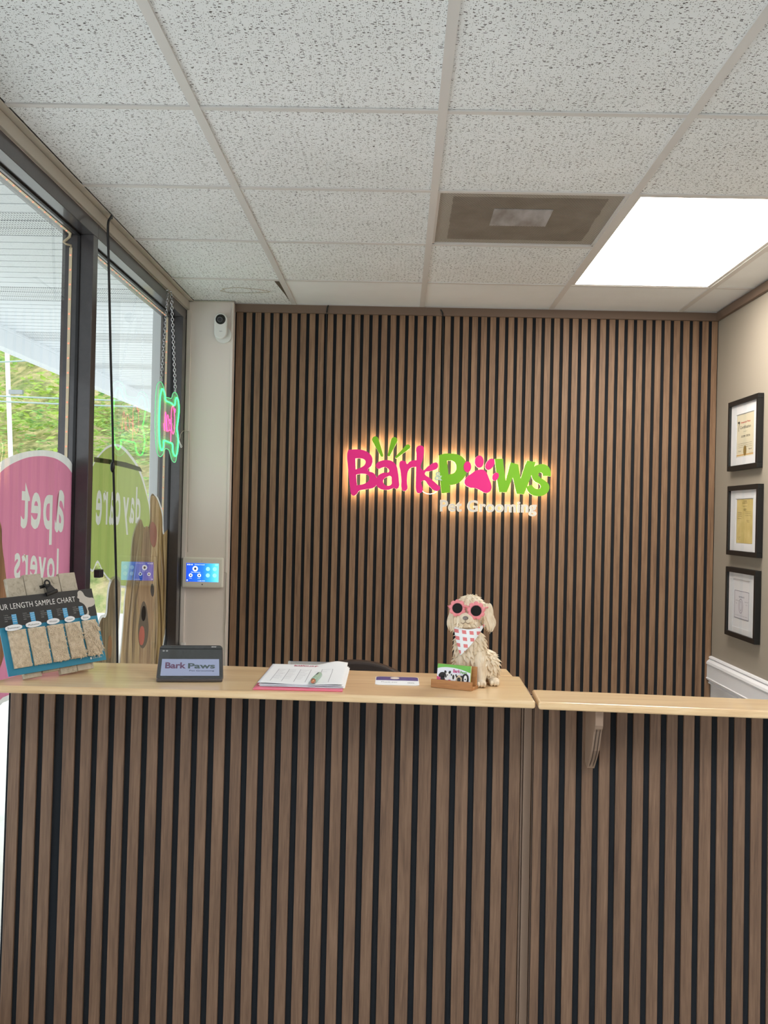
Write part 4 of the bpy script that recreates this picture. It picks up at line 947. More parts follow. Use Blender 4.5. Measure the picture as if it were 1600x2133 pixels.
# ================================================================== PICTURE FRAMES ON THE RIGHT WALL
XF = 1.465
cream_doc = mat('cream_certificate', srgb(226, 218, 190), .7); g = G(cream_doc); g.bump(g.noise(g.coord('Object'), 200, 2), .02, .0003)
yel_doc = mat('yellowed_paper', srgb(212, 190, 120), .8); g = G(yel_doc); g.base(g.ramp(g.noise(g.coord('Object'), 22, 4), [(.3, srgb(206, 184, 112)), (.7, srgb(222, 202, 136))]))
gold = mat('gold_seal', srgb(160, 132, 72), .5, metal=.2); red_ink = mat('red_ink', srgb(190, 58, 44), .7); orange_ink = mat('orange_ink', srgb(206, 150, 60), .7)
def picture(lab, ctr, w, h, kind):
    e = empty('picture_frame', (XR - .001, ctr[0], ctr[1] - h / 2), lab, 'picture frame', 'framed papers on the right wall')
    b = .021; D = -(XR - .001 - XF)            # front face offset
    Q = lambda u, v, d=0: (D + d, -u, v)    # u grows towards the camera (the viewer's right)
    m = MB()
    def bx_(u0, u1, v0, v1, d0, d1, mb): mb.box(Q(u0, v0, d0), Q(u1, v1, d1))
    w2 = w / 2
    bx_(-w2, w2, h - b, h, 0, -D, m); bx_(-w2, w2, 0, b, 0, -D, m); bx_(-w2, -w2 + b, b, h - b, 0, -D, m); bx_(w2 - b, w2, b, h - b, 0, -D, m)
    m.build('frame', black_frame, e, bevel=.0008, seg=1)
    # mat board with opening
    if kind == 3: o0, o1, p0, p1 = -.118, .100, .045, .255
    elif kind == 1: o0, o1, p0, p1 = -.104, .118, .054, .244
    else: o0, o1, p0, p1 = -.104, .112, .050, .248
    m = MB(); a, c_ = -w2 + b, w2 - b
    for u0, u1, v0, v1 in ((a, c_, p1, h - b), (a, c_, b, p0), (a, o0, p0, p1), (o1, c_, p0, p1)): bx_(u0, u1, v0, v1, .010, .012, m)
    m.build('mat_board', paper_white, e)
    bk = MB(); bx_(a, c_, b, h - b, .0135, .016, bk); bk.build('backing', paper_white, e)
    g_ = MB(); g_.add([Q(a, b, .005), Q(c_, b, .005), Q(c_, h - b, .005), Q(a, h - b, .005)], [(0, 1, 2, 3)]); g_.build('picture_glass', picture_glass, e)
    U, V = (0, -1, 0), (0, 0, 1); T_ = lambda mb, s, u, v, w_, h_, bold=0, d=.0118: text_on(mb, s, Q(u, v, d), U, V, w_, h_, bold=bold)
    d_ = MB()
    if kind == 1:
        bx_(o0 + .003, o1 - .003, p0 + .004, p1 - .003, .0125, .0132, d_); doc = d_.build('certificate', cream_doc, e)
        t = MB(); bx_(o0 + .003, o1 - .003, p0 + .009, p0 + .0125, .0122, .0126, t); t.build('orange_rule', orange_ink, doc)
        t = MB(); T_(t, 'Imperial Pets', -.050, .200, .118, .010, .02, .0122); t.build('red_heading', red_ink, doc)
        t = MB(); T_(t, 'Certification', -.060, .178, .135, .013, .01, .0122); T_(t, 'presented to', -.018, .163, .045, .004, 0, .0122); T_(t, 'GROOMER   DIPLOMA', -.044, .140, .112, .009, 0, .0122)
        for k in range(3): T_(t, 'for successful completion of the course of study in the art of grooming', -.082, .112 - .008 * k, .172, .0042, 0, .0122)
        T_(t, 'Date', -.078, .080, .036, .005, 0, .0122); T_(t, 'Signed', .052, .082, .038, .008, 0, .0122); T_(t, 'Director', .062, .068, .036, .003, 0, .0122)
        t.build('lettering', ink_dark, doc)
        t = MB(); t.add([Q(.006 + .020 * math.cos(2 * PI * k / 28), .082 + .022 * math.sin(2 * PI * k / 28), .0121) for k in range(28)], [tuple(range(28))]); t.build('gold_seal', gold, doc)
        t = MB(); t.tube([Q(-.078, .170, .0122), Q(-.080, .185, .0122), Q(-.074, .195, .0122), Q(-.070, .207, .0122)], .0022, 6, flat=.2); t.tube([Q(-.066, .208, .0122), Q(-.078, .208, .0122)], .005, 6); t.build('emblem', ink_dark, doc)
    elif kind == 2:
        bx_(o0 + .006, o1 - .006, p0 + .005, p1 - .003, .0125, .0132, d_); doc = d_.build('certificate', yel_doc, e); t = MB()
        for s_, u, v, w_ in (('ORIGINAL', -.018, .234, .05), ('KENNEL CLUB', -.024, .226, .06), ('registration', -.022, .212, .054), ('certificate', -.014, .200, .04), ('of merit', -.010, .195, .03), ('Name and breed', -.084, .186, .05), ('Date of birth', -.082, .178, .046), ('Owner record', -.080, .170, .05), ('Reference', -.084, .160, .044), ('Awarded by the society', .010, .188, .074), ('for good standing', .010, .181, .070), ('and registered here', .010, .172, .072), ('Signed', .030, .150, .034), ('Secretary', .036, .144, .030), ('No 1284', -.080, .078, .034), ('Office', -.076, .070, .02)):
            T_(t, s_, u, v, w_, .0044, 0, .0122)
        t.build('lettering', mat('faded_ink', srgb(112, 98, 62), .8), doc)
    else:
        bx_(-.100, .082, .085, .205, .0125, .0132, d_); doc = d_.build('certificate', mat('pale_print', srgb(228, 228, 236), .8), e); t = MB()
        for u0, u1, v0, v1 in ((-.100, .082, .203, .205), (-.100, .082, .085, .087), (-.100, -.098, .085, .205), (.080, .082, .085, .205)): bx_(u0, u1, v0, v1, .0121, .0125, t)
        T_(t, 'CERTIFICATE', -.045, .176, .070, .006, .02, .0122)
        for k, (u, w_) in enumerate(((-.085, .045), (.030, .042), (-.082, .02), (.044, .02))): T_(t, 'member of record', u, .160 - .012 * (k // 2), w_, .004, 0, .0122)
        T_(t, 'this certificate is issued in good standing', -.088, .096, .150, .004, 0, .0122)
        t.build('lettering', mat('violet_grey_ink', srgb(112, 110, 134), .8), doc)
        t = MB(); t.tube([Q(-.018 + .026 * math.cos(a_), .140 + .030 * math.sin(a_), .0122) for a_ in [2 * PI * k / 24 for k in range(24)]], .0016, 6, closed=True, flat=.3)
        t.tube([Q(-.018 + .014 * math.cos(a_), .140 + .020 * math.sin(a_), .0122) for a_ in [2 * PI * k / 24 for k in range(24)]], .0012, 6, closed=True, flat=.3); t.build('crest', mat('crest_ink', srgb(172, 160, 176), .8), doc)
picture('topmost black frame on the right wall, holding a cream certificate with gold seal', (4.392, 1.8875), .383, .308, 1)
picture('middle black frame on the right wall, holding a narrow yellowed document', (4.376, 1.5135), .389, .305, 2)
picture('lowest black frame on the right wall, holding a small bordered print', (4.379, 1.156), .383, .303, 3)

# ================================================================== THINGS ON THE COUNTER
Z0 = ZT + .0003
# ---- coat length chart on its plank stand
sc_ = .9685; q_ = (-0.977, 2.552, 1.072, .91, .309, .05)
P0 = CAM + (Vector(q_[:3]) - CAM) * sc_
dd = Vector((math.cos(q_[3]), math.sin(q_[3]), 0)); nn = Vector((-math.sin(q_[3]), math.cos(q_[3]), 0)); uu = math.cos(q_[4]) * Vector((0, 0, 1)) + math.sin(q_[4]) * nn
CU = dd * math.cos(q_[5]) + uu * math.sin(q_[5]); CV = -dd * math.sin(q_[5]) + uu * math.cos(q_[5]); CN = CU.cross(CV)   # CN towards the viewer
chs = empty('sample_chart', P0, 'coat length chart with five tan fur samples clipped to a plank stand', 'chart')
def K(u, v, d=0): return CU * (u * sc_) + CV * (v * sc_) + CN * d
def kbox(mb, u0, u1, v0, v1, d0, d1, m=0):
    vs = [K(u, v, d) for d in (d0, d1) for u, v in ((u0, v0), (u1, v0), (u1, v1), (u0, v1))]
    return mb.add(vs, [(3, 2, 1, 0), (4, 5, 6, 7), (0, 1, 5, 4), (1, 2, 6, 5), (2, 3, 7, 6), (3, 0, 4, 7)], m)
plank = mat('whitewashed_plank', srgb(186, 176, 158), .85); g = G(plank); v = g.coord('Object', (30, 30, 30)); nn_ = g.noise(v, 1.5, 6, .7, 1.0)
g.base(g.ramp(nn_, [(.3, srgb(120, 110, 94)), (.42, srgb(178, 168, 150)), (.7, srgb(198, 189, 172))])); g.bump(nn_, .4, .002)
WD, HT = .293, .203
m = MB(); PD = .0045
def zfoot(u, d):   # v at which the stand touches the counter
    base = P0 + K(u, 0, d); return (Z0 - base.z) / (CV.z * sc_)
for u0, u1, top, short in ((.044, .0945, .254, 0), (.096, .149, .260, .010), (.1505, .2015, .248, 0), (.2030, .2545, .255, .004)):
    d0 = -.0028 - PD - .012; vb = max(zfoot(u0, d0), zfoot(u0, d0 + .012)) + short
    kbox(m, u0, u1, vb, top, d0, d0 + .012)
m.build('plank_board', plank, chs, bevel=.0012, clean=True)
m = MB(); kbox(m, .05, .25, .03, .06, -.031, -.0193); kbox(m, .05, .25, .17, .20, -.031, -.0193)
m.build('cross_batten', plank, chs)
pr_ = K(.15, .17, -.031); foot = pr_ - CN * .05; foot = Vector((foot.x - .03, foot.y + .035, Z0 - P0.z + .004))
MB().tube([pr_, foot], .006, 8).build('rear_prop', plank, chs)
tealm = mat('teal_board', srgb(36, 128, 160), .45); blk = mat('black_print_board', srgb(34, 34, 36), .5)
for m_ in (tealm, blk): g = G(m_); g.bump(g.noise(g.coord('Object'), 300, 2), .01, .0003)
m = MB(); kbox(m, -.004, WD, 0, HT * .618, -.0028, 0); bd = m.build('chart_board', tealm, chs)
m = MB(); kbox(m, -.004, WD, HT * .618, HT, -.0028, .0001); m.build('heading_panel', blk, bd)
KT = lambda mb, s_, u, v_, w_, h_, bold=0, d=.0006: text_on(mb, s_, K(u, v_, d), CU * sc_, CV * sc_, w_, h_, bold=bold, spacing=1.05)
whi = mat('printed_white', srgb(228, 228, 226), .7)
m = MB(); KT(m, 'FUR LENGTH SAMPLE CHART', .000, .1712, .2335, .0145, .0); m.build('heading_lettering', whi, bd)
m = MB()
for k, u in enumerate((.014, .068, .120, .170, .220)):
    for r in range(4): KT(m, ('5 inch fur', 'lightly trimmed', 'short length', 'coat')[r] if k % 2 else ('1 cm fur', 'comb attachment', 'teddy trimmed', 'coat')[r], u, .155 - r * .0052, (.012, .0215, .021, .008)[r], .0028)
m.build('small_lettering', mat('small_print_grey', srgb(170, 170, 170), .8), bd)
lbl = mat('light_blue_label', srgb(70, 164, 214), .5); m2_ = MB()
for u in (.0355, .0885, .1395, .188, .2385):
    m = MB(); kbox(m, u, u + .0135, .131, .157, .0, .0006); m.build('blue_label', lbl, bd)
    for r in range(4): kbox(m2_, u + .001, u + .0125, .1372 + .0058 * r, .1379 + .0058 * r, .0006, .0009)
m2_.build('label_rule', whi, bd)
# dog silhouette print
m = MB(); outline_on(m, [[(.243, .187), (.246, .197), (.254, .200), (.261, .195), (.266, .184), (.277, .178), (.292, .174), (.2915, .158), (.279, .152), (.268, .150), (.268, .136), (.262, .128), (.258, .130), (.263, .138), (.262, .152), (.258, .160), (.251, .166), (.245, .170), (.246, .177), (.241, .181)]], lambda a, b: K(a, b, .0008))
m.build('dog_silhouette', mat('silhouette_grey', srgb(196, 190, 182), .7), bd)
furm = mat('tan_faux_fur', srgb(184, 164, 138), .9, spec=.15); g = G(furm); nf = g.noise(g.coord('Object'), 90, 4, .6); g.base(g.ramp(nf, [(.3, srgb(206, 188, 162)), (.55, srgb(228, 212, 188)), (.75, srgb(240, 228, 210))]))
random.seed(5)
for k, (u0, u1, L) in enumerate(((.014, .065, .0022), (.072, .122, .0038), (.129, .176, .0050), (.1835, .229, .007), (.237, .280, .011))):
    m = MB(); kbox(m, u0, u1, .017, .115, .0, .004 + .0008 * k)
    nst = (1500, 1100, 900, 700, 560)[k]
    for n in range(nst):
        u = u0 + .001 + (u1 - u0 - .002) * random.random(); v_ = .02 + .094 * random.random(); h0 = .004 + .0008 * k
        a = -PI / 2 + random.gauss(0, .4) + (.35 + .12 * k) * math.sin(u * 200 + v_ * 120 + k); l_ = L * random.uniform(.7, 1.2) + .002
        p = [K(u, v_, h0 - .001)]
        for q in range(1, 4):
            t = q / 3; aa = a + .5 * t * math.sin(n * 1.7); p.append(K(u + l_ * t * math.cos(aa), v_ + l_ * t * math.sin(aa), h0 + L * .28 * math.sin(PI * min(1, t * .8)) * random.uniform(.6, 1.3)))
        m.tube(p, [.0007, .0009, .0007, .0002], 4)
    o = m.build('fur_sample', furm, bd, smooth=True)
lab_m = MB(); lt = MB()
for (u, v_, w_, s_) in ((.008, .117, .048, 'Summer'), (.067, .119, .046, 'Autumn'), (.130, .120, .038, 'Winter'), (.184, .120, .032, 'Cream'), (.236, .119, .030, 'Snow')):
    pts_ = [(u + .002, v_), (u + w_ - .003, v_ + .0005), (u + w_, v_ + .004), (u + w_ - .002, v_ + .0088), (u + .003, v_ + .0088), (u, v_ + .005)]
    outline_on(lab_m, [pts_], lambda a, b: K(a, b, .0060), CN * -.0012); KT(lt, s_, u + .006, v_ + .0022, w_ - .013, .0046, 0, .0064)
lo = lab_m.build('paper_tag', paper_white, bd); lt.build('tag_lettering', ink_dark, lo)
m = MB(); KT(m, 'dog groomer supplies', .250, .0085, .030, .0035); m.add([K(.245 + .0028 * math.cos(a), .011 + .0032 * math.sin(a), .0006) for a in [2 * PI * k / 12 for k in range(12)]], [tuple(range(12))]); m.build('maker_lettering', whi, bd)
# bulldog clip
m = MB(); m.tube([K(.146, .199, .002), K(.181, .207, .002)], .0052, 10)
m.tube([K(.138, .222, -.006), K(.158, .225, -.006)], .0042, 10)
vs = [K(.150, .204, .004), K(.176, .2095, .004), K(.164, .228, .001), K(.148, .226, .001)]; m.prism(vs, CN * .0016)
m.tube([K(.156 + .0075 * math.cos(a), .229 + .0085 * math.sin(a), .003) for a in [2 * PI * k / 20 for k in range(20)]], .0022, 8, closed=True)
m.tube([K(.152, .214, .005), K(.146, .228, .000)], .0016, 6)
m.build('bulldog_clip', black_plastic, chs)

# ---- tablet on its wedge stand
TY = math.atan2(2.581 - 2.534, -.439 + .602) * .55
tb = empty('tablet_stand', (-.5205, 2.545, Z0), 'dark grey tablet on a wedge stand facing the customers, screen half lit', 'tablet', rz=TY)
tw = .168; al = math.radians(31); tk = .013
def TQ(x, s, d): return Vector((x, s * math.sin(al) - d * math.cos(al) + .012, s * math.cos(al) + d * math.sin(al) + .004))   # s up the face, d out of the face
tabm = mat('tablet_body', srgb(74, 70, 70), .35); tface = mat('tablet_glass', srgb(34, 36, 38), .06, spec=1.0, coat=1.0)
HS = .096
def rrect(w, h, r, n=6):
    P_ = []
    for cx, cy, a0 in ((w / 2 - r, h - r, 0), (-w / 2 + r, h - r, PI / 2), (-w / 2 + r, r, PI), (w / 2 - r, r, 1.5 * PI)):
        for k in range(n + 1): a = a0 + PI / 2 * k / n; P_.append((cx + r * math.cos(a), cy + r * math.sin(a)))
    return P_
def scale_w(x, s): return x * (1 - .055 * s / HS)
R_ = rrect(tw, HS, .010)
m = MB(); m.prism([TQ(scale_w(x, s), s, -tk) for x, s in R_][::1], TQ(0, 0, -.001) - TQ(0, 0, -tk)); m.build('body', tabm, tb, bevel=.0025, clean=True)
R2_ = rrect(tw - .006, HS - .006, .008)
m = MB(); m.prism([TQ(scale_w(x, s + .003), s + .003, -.002) for x, s in R2_], TQ(0, 0, .0004) - TQ(0, 0, -.002)); m.build('front_glass', tface, tb)
scm = mat('dim_tablet_screen', srgb(118, 126, 150), .10, spec=1.0, emit=(.38, .43, .62, 1), es=.16)
def tquad(mb, x0, x1, s0, s1, d, m=0): return mb.add([TQ(scale_w(x0, s0), s0, d), TQ(scale_w(x1, s0), s0, d), TQ(scale_w(x1, s1), s1, d), TQ(scale_w(x0, s1), s1, d)], [(0, 1, 2, 3)], m)
scn = tquad(MB(), -.074, .074, .0105, .056, .0006).build('lit_screen', scm, tb)
TU, TV = Vector((1, 0, 0)), (TQ(0, 1, 0) - TQ(0, 0, 0))
m = MB(); text_on(m, 'Bark', TQ(-.063, .030, .0009), TU, TV, .052, .017, bold=.03); m.build('screen_logo', mat('screen_pink', srgb(112, 84, 110), .3), scn)
m = MB(); text_on(m, 'Paws', TQ(-.006, .030, .0009), TU, TV, .068, .0145, bold=.03); m.build('screen_logo', mat('screen_green', srgb(84, 98, 100), .3), scn)
m = MB(); text_on(m, 'Pet Grooming', TQ(-.002, .0215, .0009), TU, TV, .062, .0045); m.build('screen_lettering', ink_dark, scn)
m = MB(); m.prism([TQ(scale_w(-tw / 2 + .001, HS * .87), HS * .87, -.001), TQ(scale_w(tw / 2 - .001, HS * .87), HS * .87, -.001), TQ(scale_w(tw / 2 - .001, HS * .87), HS * .87, .0012), TQ(scale_w(-tw / 2 + .001, HS * .87), HS * .87, .0012)], TV * .0011); m.build('seam', black_plastic, tb)
m = MB()
for x in (-.0715, -.063): text_on(m, 'o', TQ(x, .0765, .0009), TU, TV, .0046, .0034)
text_on(m, 'clover', TQ(.051, .0885, .0009), TU, TV, .013, .0032, bold=.02); m.build('lettering', whi, tb)
m = MB(); m.prism([(-.07, .012, .0), (-.07, .075, 0), (-.07, .066, .030), (-.07, .030, .028)][::-1], (.14, 0, 0)); m.build('wedge_foot', tabm, tb, bevel=.002, clean=True)
m = MB(); m.box((-tw / 2 + .002, -.001, 0), (tw / 2 - .002, .014, .0085)); m.build('front_lip', tabm, tb, bevel=.003, seg=3)

# ---- clipboard, papers, pen
cb_ = empty('clipboard', (-.240, 2.64, Z0), 'pink clipboard with an acrylic clip under grooming forms', 'clipboard')
pinkb = mat('pink_clipboard', srgb(236, 120, 146), .4); g = G(pinkb); g.bump(g.noise(g.coord('Object'), 300, 2), .01, .0003)
MB().prism([(x, y, 0) for x, y in ((-.108, -.182), (.110, -.180), (.104, .200), (-.112, .182))], (0, 0, .003)).build('board', pinkb, cb_, bevel=.001, clean=True)
clr = clear('acrylic_clip_clear', (.90, .94, .90, 1), 1.45, .08, .35)
m = MB(); m.box((-.062, .196, .003), (.058, .204, .0135)); m.box((-.064, .190, .003), (-.058, .208, .016)); m.box((.053, .190, .003), (.060, .208, .016)); m.build('clip', clr, cb_, bevel=.001)
MB().tube([(-.060, .200, .0145), (.056, .200, .0145)], .0018, 8).build('clip_bar', chrome, cb_)
def sheet(name, lab, x0, x1, y0, y1, z, warp, th=.0006, skew=0):
    m = MB(); NX, NY = 24, 24; vs = []
    def pz(a, b): return warp(a, b)
    for i in range(NX + 1):
        for j in range(NY + 1):
            a, b = i / NX, j / NY; vs.append((x0 + (x1 - x0) * a + skew * b, y0 + (y1 - y0) * b, z + pz(a, b)))
    m.add(vs, [(i * (NY + 1) + j, (i + 1) * (NY + 1) + j, (i + 1) * (NY + 1) + j + 1, i * (NY + 1) + j + 1) for i in range(NX) for j in range(NY)])
    o = m.build(name, paper_white, None, smooth=True); s_ = o.modifiers.new('thick', 'SOLIDIFY'); s_.thickness = th; s_.offset = 1
    return o
ox, oy = -.240, 2.64
shp = [lambda a, b: .0004 * math.sin(6 * a), lambda a, b: .0010 * (1 - b) * abs(math.sin(5 * a + .6)), lambda a, b: .0016 * (1 - b) ** 2 * (1 + math.sin(7 * a + 1)) + .011 * max(0, min(1, (a - .55) / .35)) ** 2 * (3 - 2 * max(0, min(1, (a - .55) / .35))) * max(0, b - .6) / .4 * (1.15 - max(0, a - .85) * 2.5)]
for k, (lb, dx, dy) in enumerate((('lowest sheet of the grooming forms on the pink clipboard', .004, -.004), ('middle sheet of the grooming forms on the pink clipboard', .001, .0), ('topmost grooming form with a printed table, on the pink clipboard', -.002, .003))):
    z = Z0 + .0044 + k * .0023
    o = sheet('paper_sheet', lb, ox - .100 + dx, ox + .110 + dx, oy - .150 + dy, oy + .183 + dy, z, shp[k], skew=-.004)
    tag(o, lb, 'paper', 'forms on the clipboard')
top_sheet = o; zs = z + .0008
def sy(a, b): return (ox - .102 + .210 * a - .004 * b, oy - .147 + .333 * b, zs + shp[2](a, b) + .0003)
m = MB()
def sline(a0, b0, a1, b1, w=.0006):
    p = [Vector(sy(a0 + (a1 - a0) * t / 16, b0 + (b1 - b0) * t / 16)) for t in range(17)]; d = (p[-1] - p[0]).normalized(); s_ = Vector((-d.y, d.x, 0)) * w
    vs = [q for pp_ in p for q in (pp_ - s_, pp_ + s_)]; m.add(vs, [(2 * i, 2 * i + 2, 2 * i + 3, 2 * i + 1) for i in range(16)])
for a in (.13, .265, .41, .545, .685, .82): sline(a, .10, a + .004, .72, .0006)
for a0, a1 in ((.13, .545), (.685, .82)): sline(a0, .72, a1, .72, .0004)
random.seed(9)
for a in (.14, .275, .42):
    for r in range(9):
        b = .68 - r * .055; l_ = random.uniform(.06, .11); sline(a, b, a + l_, b + random.uniform(-.006, .006), .0009)
sline(.60, .60, .76, .62, .0008); sline(.70, .70, .80, .70, .0008)
m.build('printed_table', mat('pale_grey_ink', srgb(150, 150, 160), .8), None).parent = top_sheet
m = MB(); text_on(m, 'Bark&Paws pet grooming', Vector(sy(.30, .86)) + Vector((0, 0, .0004)), (1, 0, 0), (0, 1, 0), .092, .030, bold=.03); m.build('printed_heading', mat('berry_ink', srgb(170, 60, 96), .8), None).parent = top_sheet
pn = empty('pen', (-.2035, 2.58, zs + .008), 'mint green pen with a rose gold tip lying on the forms', 'pen')
tip = on_z(650, 1421, zs + .0085); end = on_z(670, 1401, zs + .0085); dpen = (end - tip).normalized(); pen_len = .105; pn.location = tip
mintp = mat('mint_pen_body', srgb(158, 190, 172), .35); g = G(mintp); g.bump(g.noise(g.coord('Object'), 300, 2), .01, .0003); rose = mat('rose_gold', srgb(196, 138, 104), .3, metal=.6)
MB().tube([dpen * .018, dpen * .03, dpen * .09, dpen * .118, dpen * .128], [.0068, .0078, .0078, .0072, .004], 16).build('barrel', mintp, pn, smooth=True)
MB().tube([dpen * 0, dpen * .006, dpen * .018], [.0016, .0042, .0068], 16).build('tip', rose, pn, smooth=True)
MB().tube([dpen * .072 + Vector((0, 0, .0082)), dpen * .098 + Vector((0, 0, .0082))], .0012, 8).build('slot', mat('slot_dark', srgb(60, 76, 80), .5), pn)

# ---- blue and white card
cdp = [on_z(*p, ZT + .001) for p in ((781, 1411), (869, 1411), (874, 1428), (784, 1427))]
cc_ = empty('info_card', (0.002, 2.64, Z0), 'blue and white card with rounded corners lying flat on the counter', 'card')
R_ = [(x, y - .064) for x, y in rrect(.113, .128, .012)]
MB().prism([(x - .02 * y * .3, y, 0) for x, y in R_], (0, 0, .0012)).build('card', paper_white, cc_)
up_ = [(x, y) for x, y in R_ if y > .010]; up_ = [(.0565, .004)] + up_ + [(-.0565, .004)]
bl = mat('card_blue', srgb(66, 70, 140), .35); g = G(bl); g.bump(g.noise(g.coord('Object'), 300, 2), .01, .0003)
MB().add([(x - .02 * y * .3 - (.0015 if x > 0 else -.0015), y - .0015, .00125) for x, y in up_], [tuple(range(len(up_)))]).build('blue_band', bl, cc_)
m = MB(); m.add([(-.006 + .012 * math.cos(a), .040 + .016 * math.sin(a), .0014) for a in [2 * PI * k / 24 for k in range(24)]], [tuple(range(24))]); m.build('oval_logo', mat('logo_cream', srgb(226, 214, 206), .6), cc_)
m = MB(); text_on(m, 'Your next appointment', (-.044, .016, .0014), (1, 0, 0), (0, 1, 0), .088, .006); m.build('blue_lettering', mat('pale_blue_ink', srgb(150, 156, 206), .6), cc_)
m = MB(); text_on(m, 'Thank you', (-.042, -.032, .0014), (1, 0, 0), (0, 1, 0), .042, .014); text_on(m, 'welcome', (.026, -.036, .0014), (1, 0, 0), (0, 1, 0), .018, .010, bold=.03); m.build('lettering', ink_dark, cc_)

# ---- card holder with business cards
hd = empty('card_holder', (.1392, 2.5435, Z0), 'small bamboo business card holder in front of the dog statue', 'card holder', rz=math.atan2(-.045, .100))
MB().box((-.0545, -.003, 0), (.0545, .042, .0075)).build('base', holder_wood, hd, bevel=.0008)
MB().box((-.0545, -.006, .0002), (.0545, .0018, .0205)).build('front_lip', holder_wood, hd, bevel=.0008)
MB().box((-.0500, .0265, .0070), (.0545, .034, .056)).build('back_rest', holder_wood, hd, bevel=.0008)
HQ = Matrix.Translation(hd.location) @ Matrix.Rotation(math.atan2(-.045, .100), 4, 'Z')
tl = math.radians(9)
def CQ(x, s, d): return Vector((x, .0065 + s * math.sin(tl) + d * math.cos(tl), .0078 + s * math.cos(tl) - d * math.sin(tl)))
grc = mat('card_green', srgb(106, 182, 70), .4); pkc = mat('card_pink', srgb(214, 70, 120), .4); cdw = mat('card_white', srgb(224, 228, 240), .4); cde = mat('card_edge_green', srgb(196, 226, 150), .5)
for m_ in (grc, pkc, cdw): g = G(m_); g.bump(g.noise(g.coord('Object'), 300, 2), .01, .0003)
CWD, CHH = .089, .051
first = None
for k in range(5):
    lab = ('front business card of the stack in the bamboo holder, printed with five dogs' if k == 0 else 'plain-edged business cards standing behind the front one in the bamboo holder')
    d0 = k * .0013
    e = empty('business_card', hd.location, lab, 'business card', 'business cards in the holder', rz=math.atan2(-.045, .100))
    m = MB(); P8 = [CQ(x, s, d0 + dd_) for dd_ in (0, .0011) for x, s in ((-CWD / 2, 0), (CWD / 2, 0), (CWD / 2, CHH), (-CWD / 2, CHH))]
    m.add(P8, [(0, 1, 2, 3), (7, 6, 5, 4), (4, 5, 1, 0), (5, 6, 2, 1), (6, 7, 3, 2), (7, 4, 0, 3)]); m.build('card', cdw if k == 0 else cde, e)
    if k == 0: front_card = e
def CT(a, b, d=-.0003): return CQ(-CWD / 2 + a * CWD, b * CHH, d)
m = MB(); outline_on(m, [[(0, 1, 1), (0, .78, 1), (.15, .84), (.4, .86), (.7, .80), (1, .66, 1), (1, 1, 1)]], lambda a, b: CT(a, b)); m.build('green_band', grc, front_card)
m = MB(); outline_on(m, [[(0, .40, 1), (.1, .34), (.3, .28), (.6, .24), (1, .24, 1), (1, .14, 1), (0, .14, 1)]], lambda a, b: CT(a, b, -.0002)); m.build('pink_band', pkc, front_card)
CUv, CVv = Vector((1, 0, 0)), (CQ(0, 1, 0) - CQ(0, 0, 0))
m = MB(); text_on(m, 'Bark', CT(.48, .62, -.0005), CUv, CVv, .019, .0085, bold=.03); m.build('card_logo', mat('logo_berry', srgb(190, 50, 120), .5), front_card)
m = MB(); text_on(m, 'Paws', CT(.70, .60, -.0005), CUv, CVv, .017, .0065, bold=.03); m.build('card_logo', mat('logo_leaf', srgb(96, 160, 60), .5), front_card)
m = MB(); text_on(m, 'Pet Grooming', CT(.68, .545, -.0005), CUv, CVv, .017, .0016); m.build('card_lettering', ink, front_card)
bD = mat('print_dog_black', srgb(30, 24, 24), .5); bW = mat('print_dog_white', srgb(236, 234, 234), .5); bT = mat('print_dog_tan', srgb(206, 184, 152), .5); bGr = mat('print_dog_grey', srgb(120, 120, 128), .5)
def blob(mb, a, b, ra, rb, rot=0, d=-.0006): mb.add([CT(a + (ra * math.cos(t) * math.cos(rot) - rb * math.sin(t) * math.sin(rot)) / CWD, b + (ra * math.cos(t) * math.sin(rot) + rb * math.sin(t) * math.cos(rot)) / CHH, d) for t in [2 * PI * k / 16 for k in range(16)]], [tuple(range(16))])
w_ = MB(); k_ = MB(); t_ = MB(); k2 = MB(); w2_ = MB()
blob(k_, .17, .46, .0095, .0075); blob(k_, .10, .46, .004, .006, -.6); blob(k_, .25, .45, .004, .006, .6); blob(k_, .18, .30, .006, .007)       # black puppy
blob(w_, .31, .42, .0075, .011); blob(k_, .25, .62, .003, .004, .5); blob(k_, .38, .62, .003, .004, -.5); blob(k2, .32, .48, .0014, .0018, 0, -.0008)
blob(w_, .50, .36, .008, .010); blob(k2, .50, .40, .0028, .006, 0, -.0008); blob(k_, .44, .50, .0018, .003, .5); blob(k_, .57, .50, .0018, .003, -.5)
blob(t_, .67, .33, .0085, .010); blob(k2, .67, .30, .0048, .0058, 0, -.0009); blob(k_, .60, .44, .003, .0025, .5); blob(k_, .74, .46, .003, .0025, -.5)
blob(k_, .86, .42, .009, .010); blob(k_, .79, .34, .003, .007); blob(k_, .935, .34, .003, .007); blob(w2_, .862, .36, .0045, .009, 0, -.0008); blob(k2, .862, .34, .0018, .002, 0, -.0010)
pr0 = w_.build('dog_print', bW, front_card); k_.build('dog_print', bD, front_card); t_.build('dog_print', bT, front_card); w2_.build('dog_print', bW, front_card); k2.build('dog_print', bD, front_card)

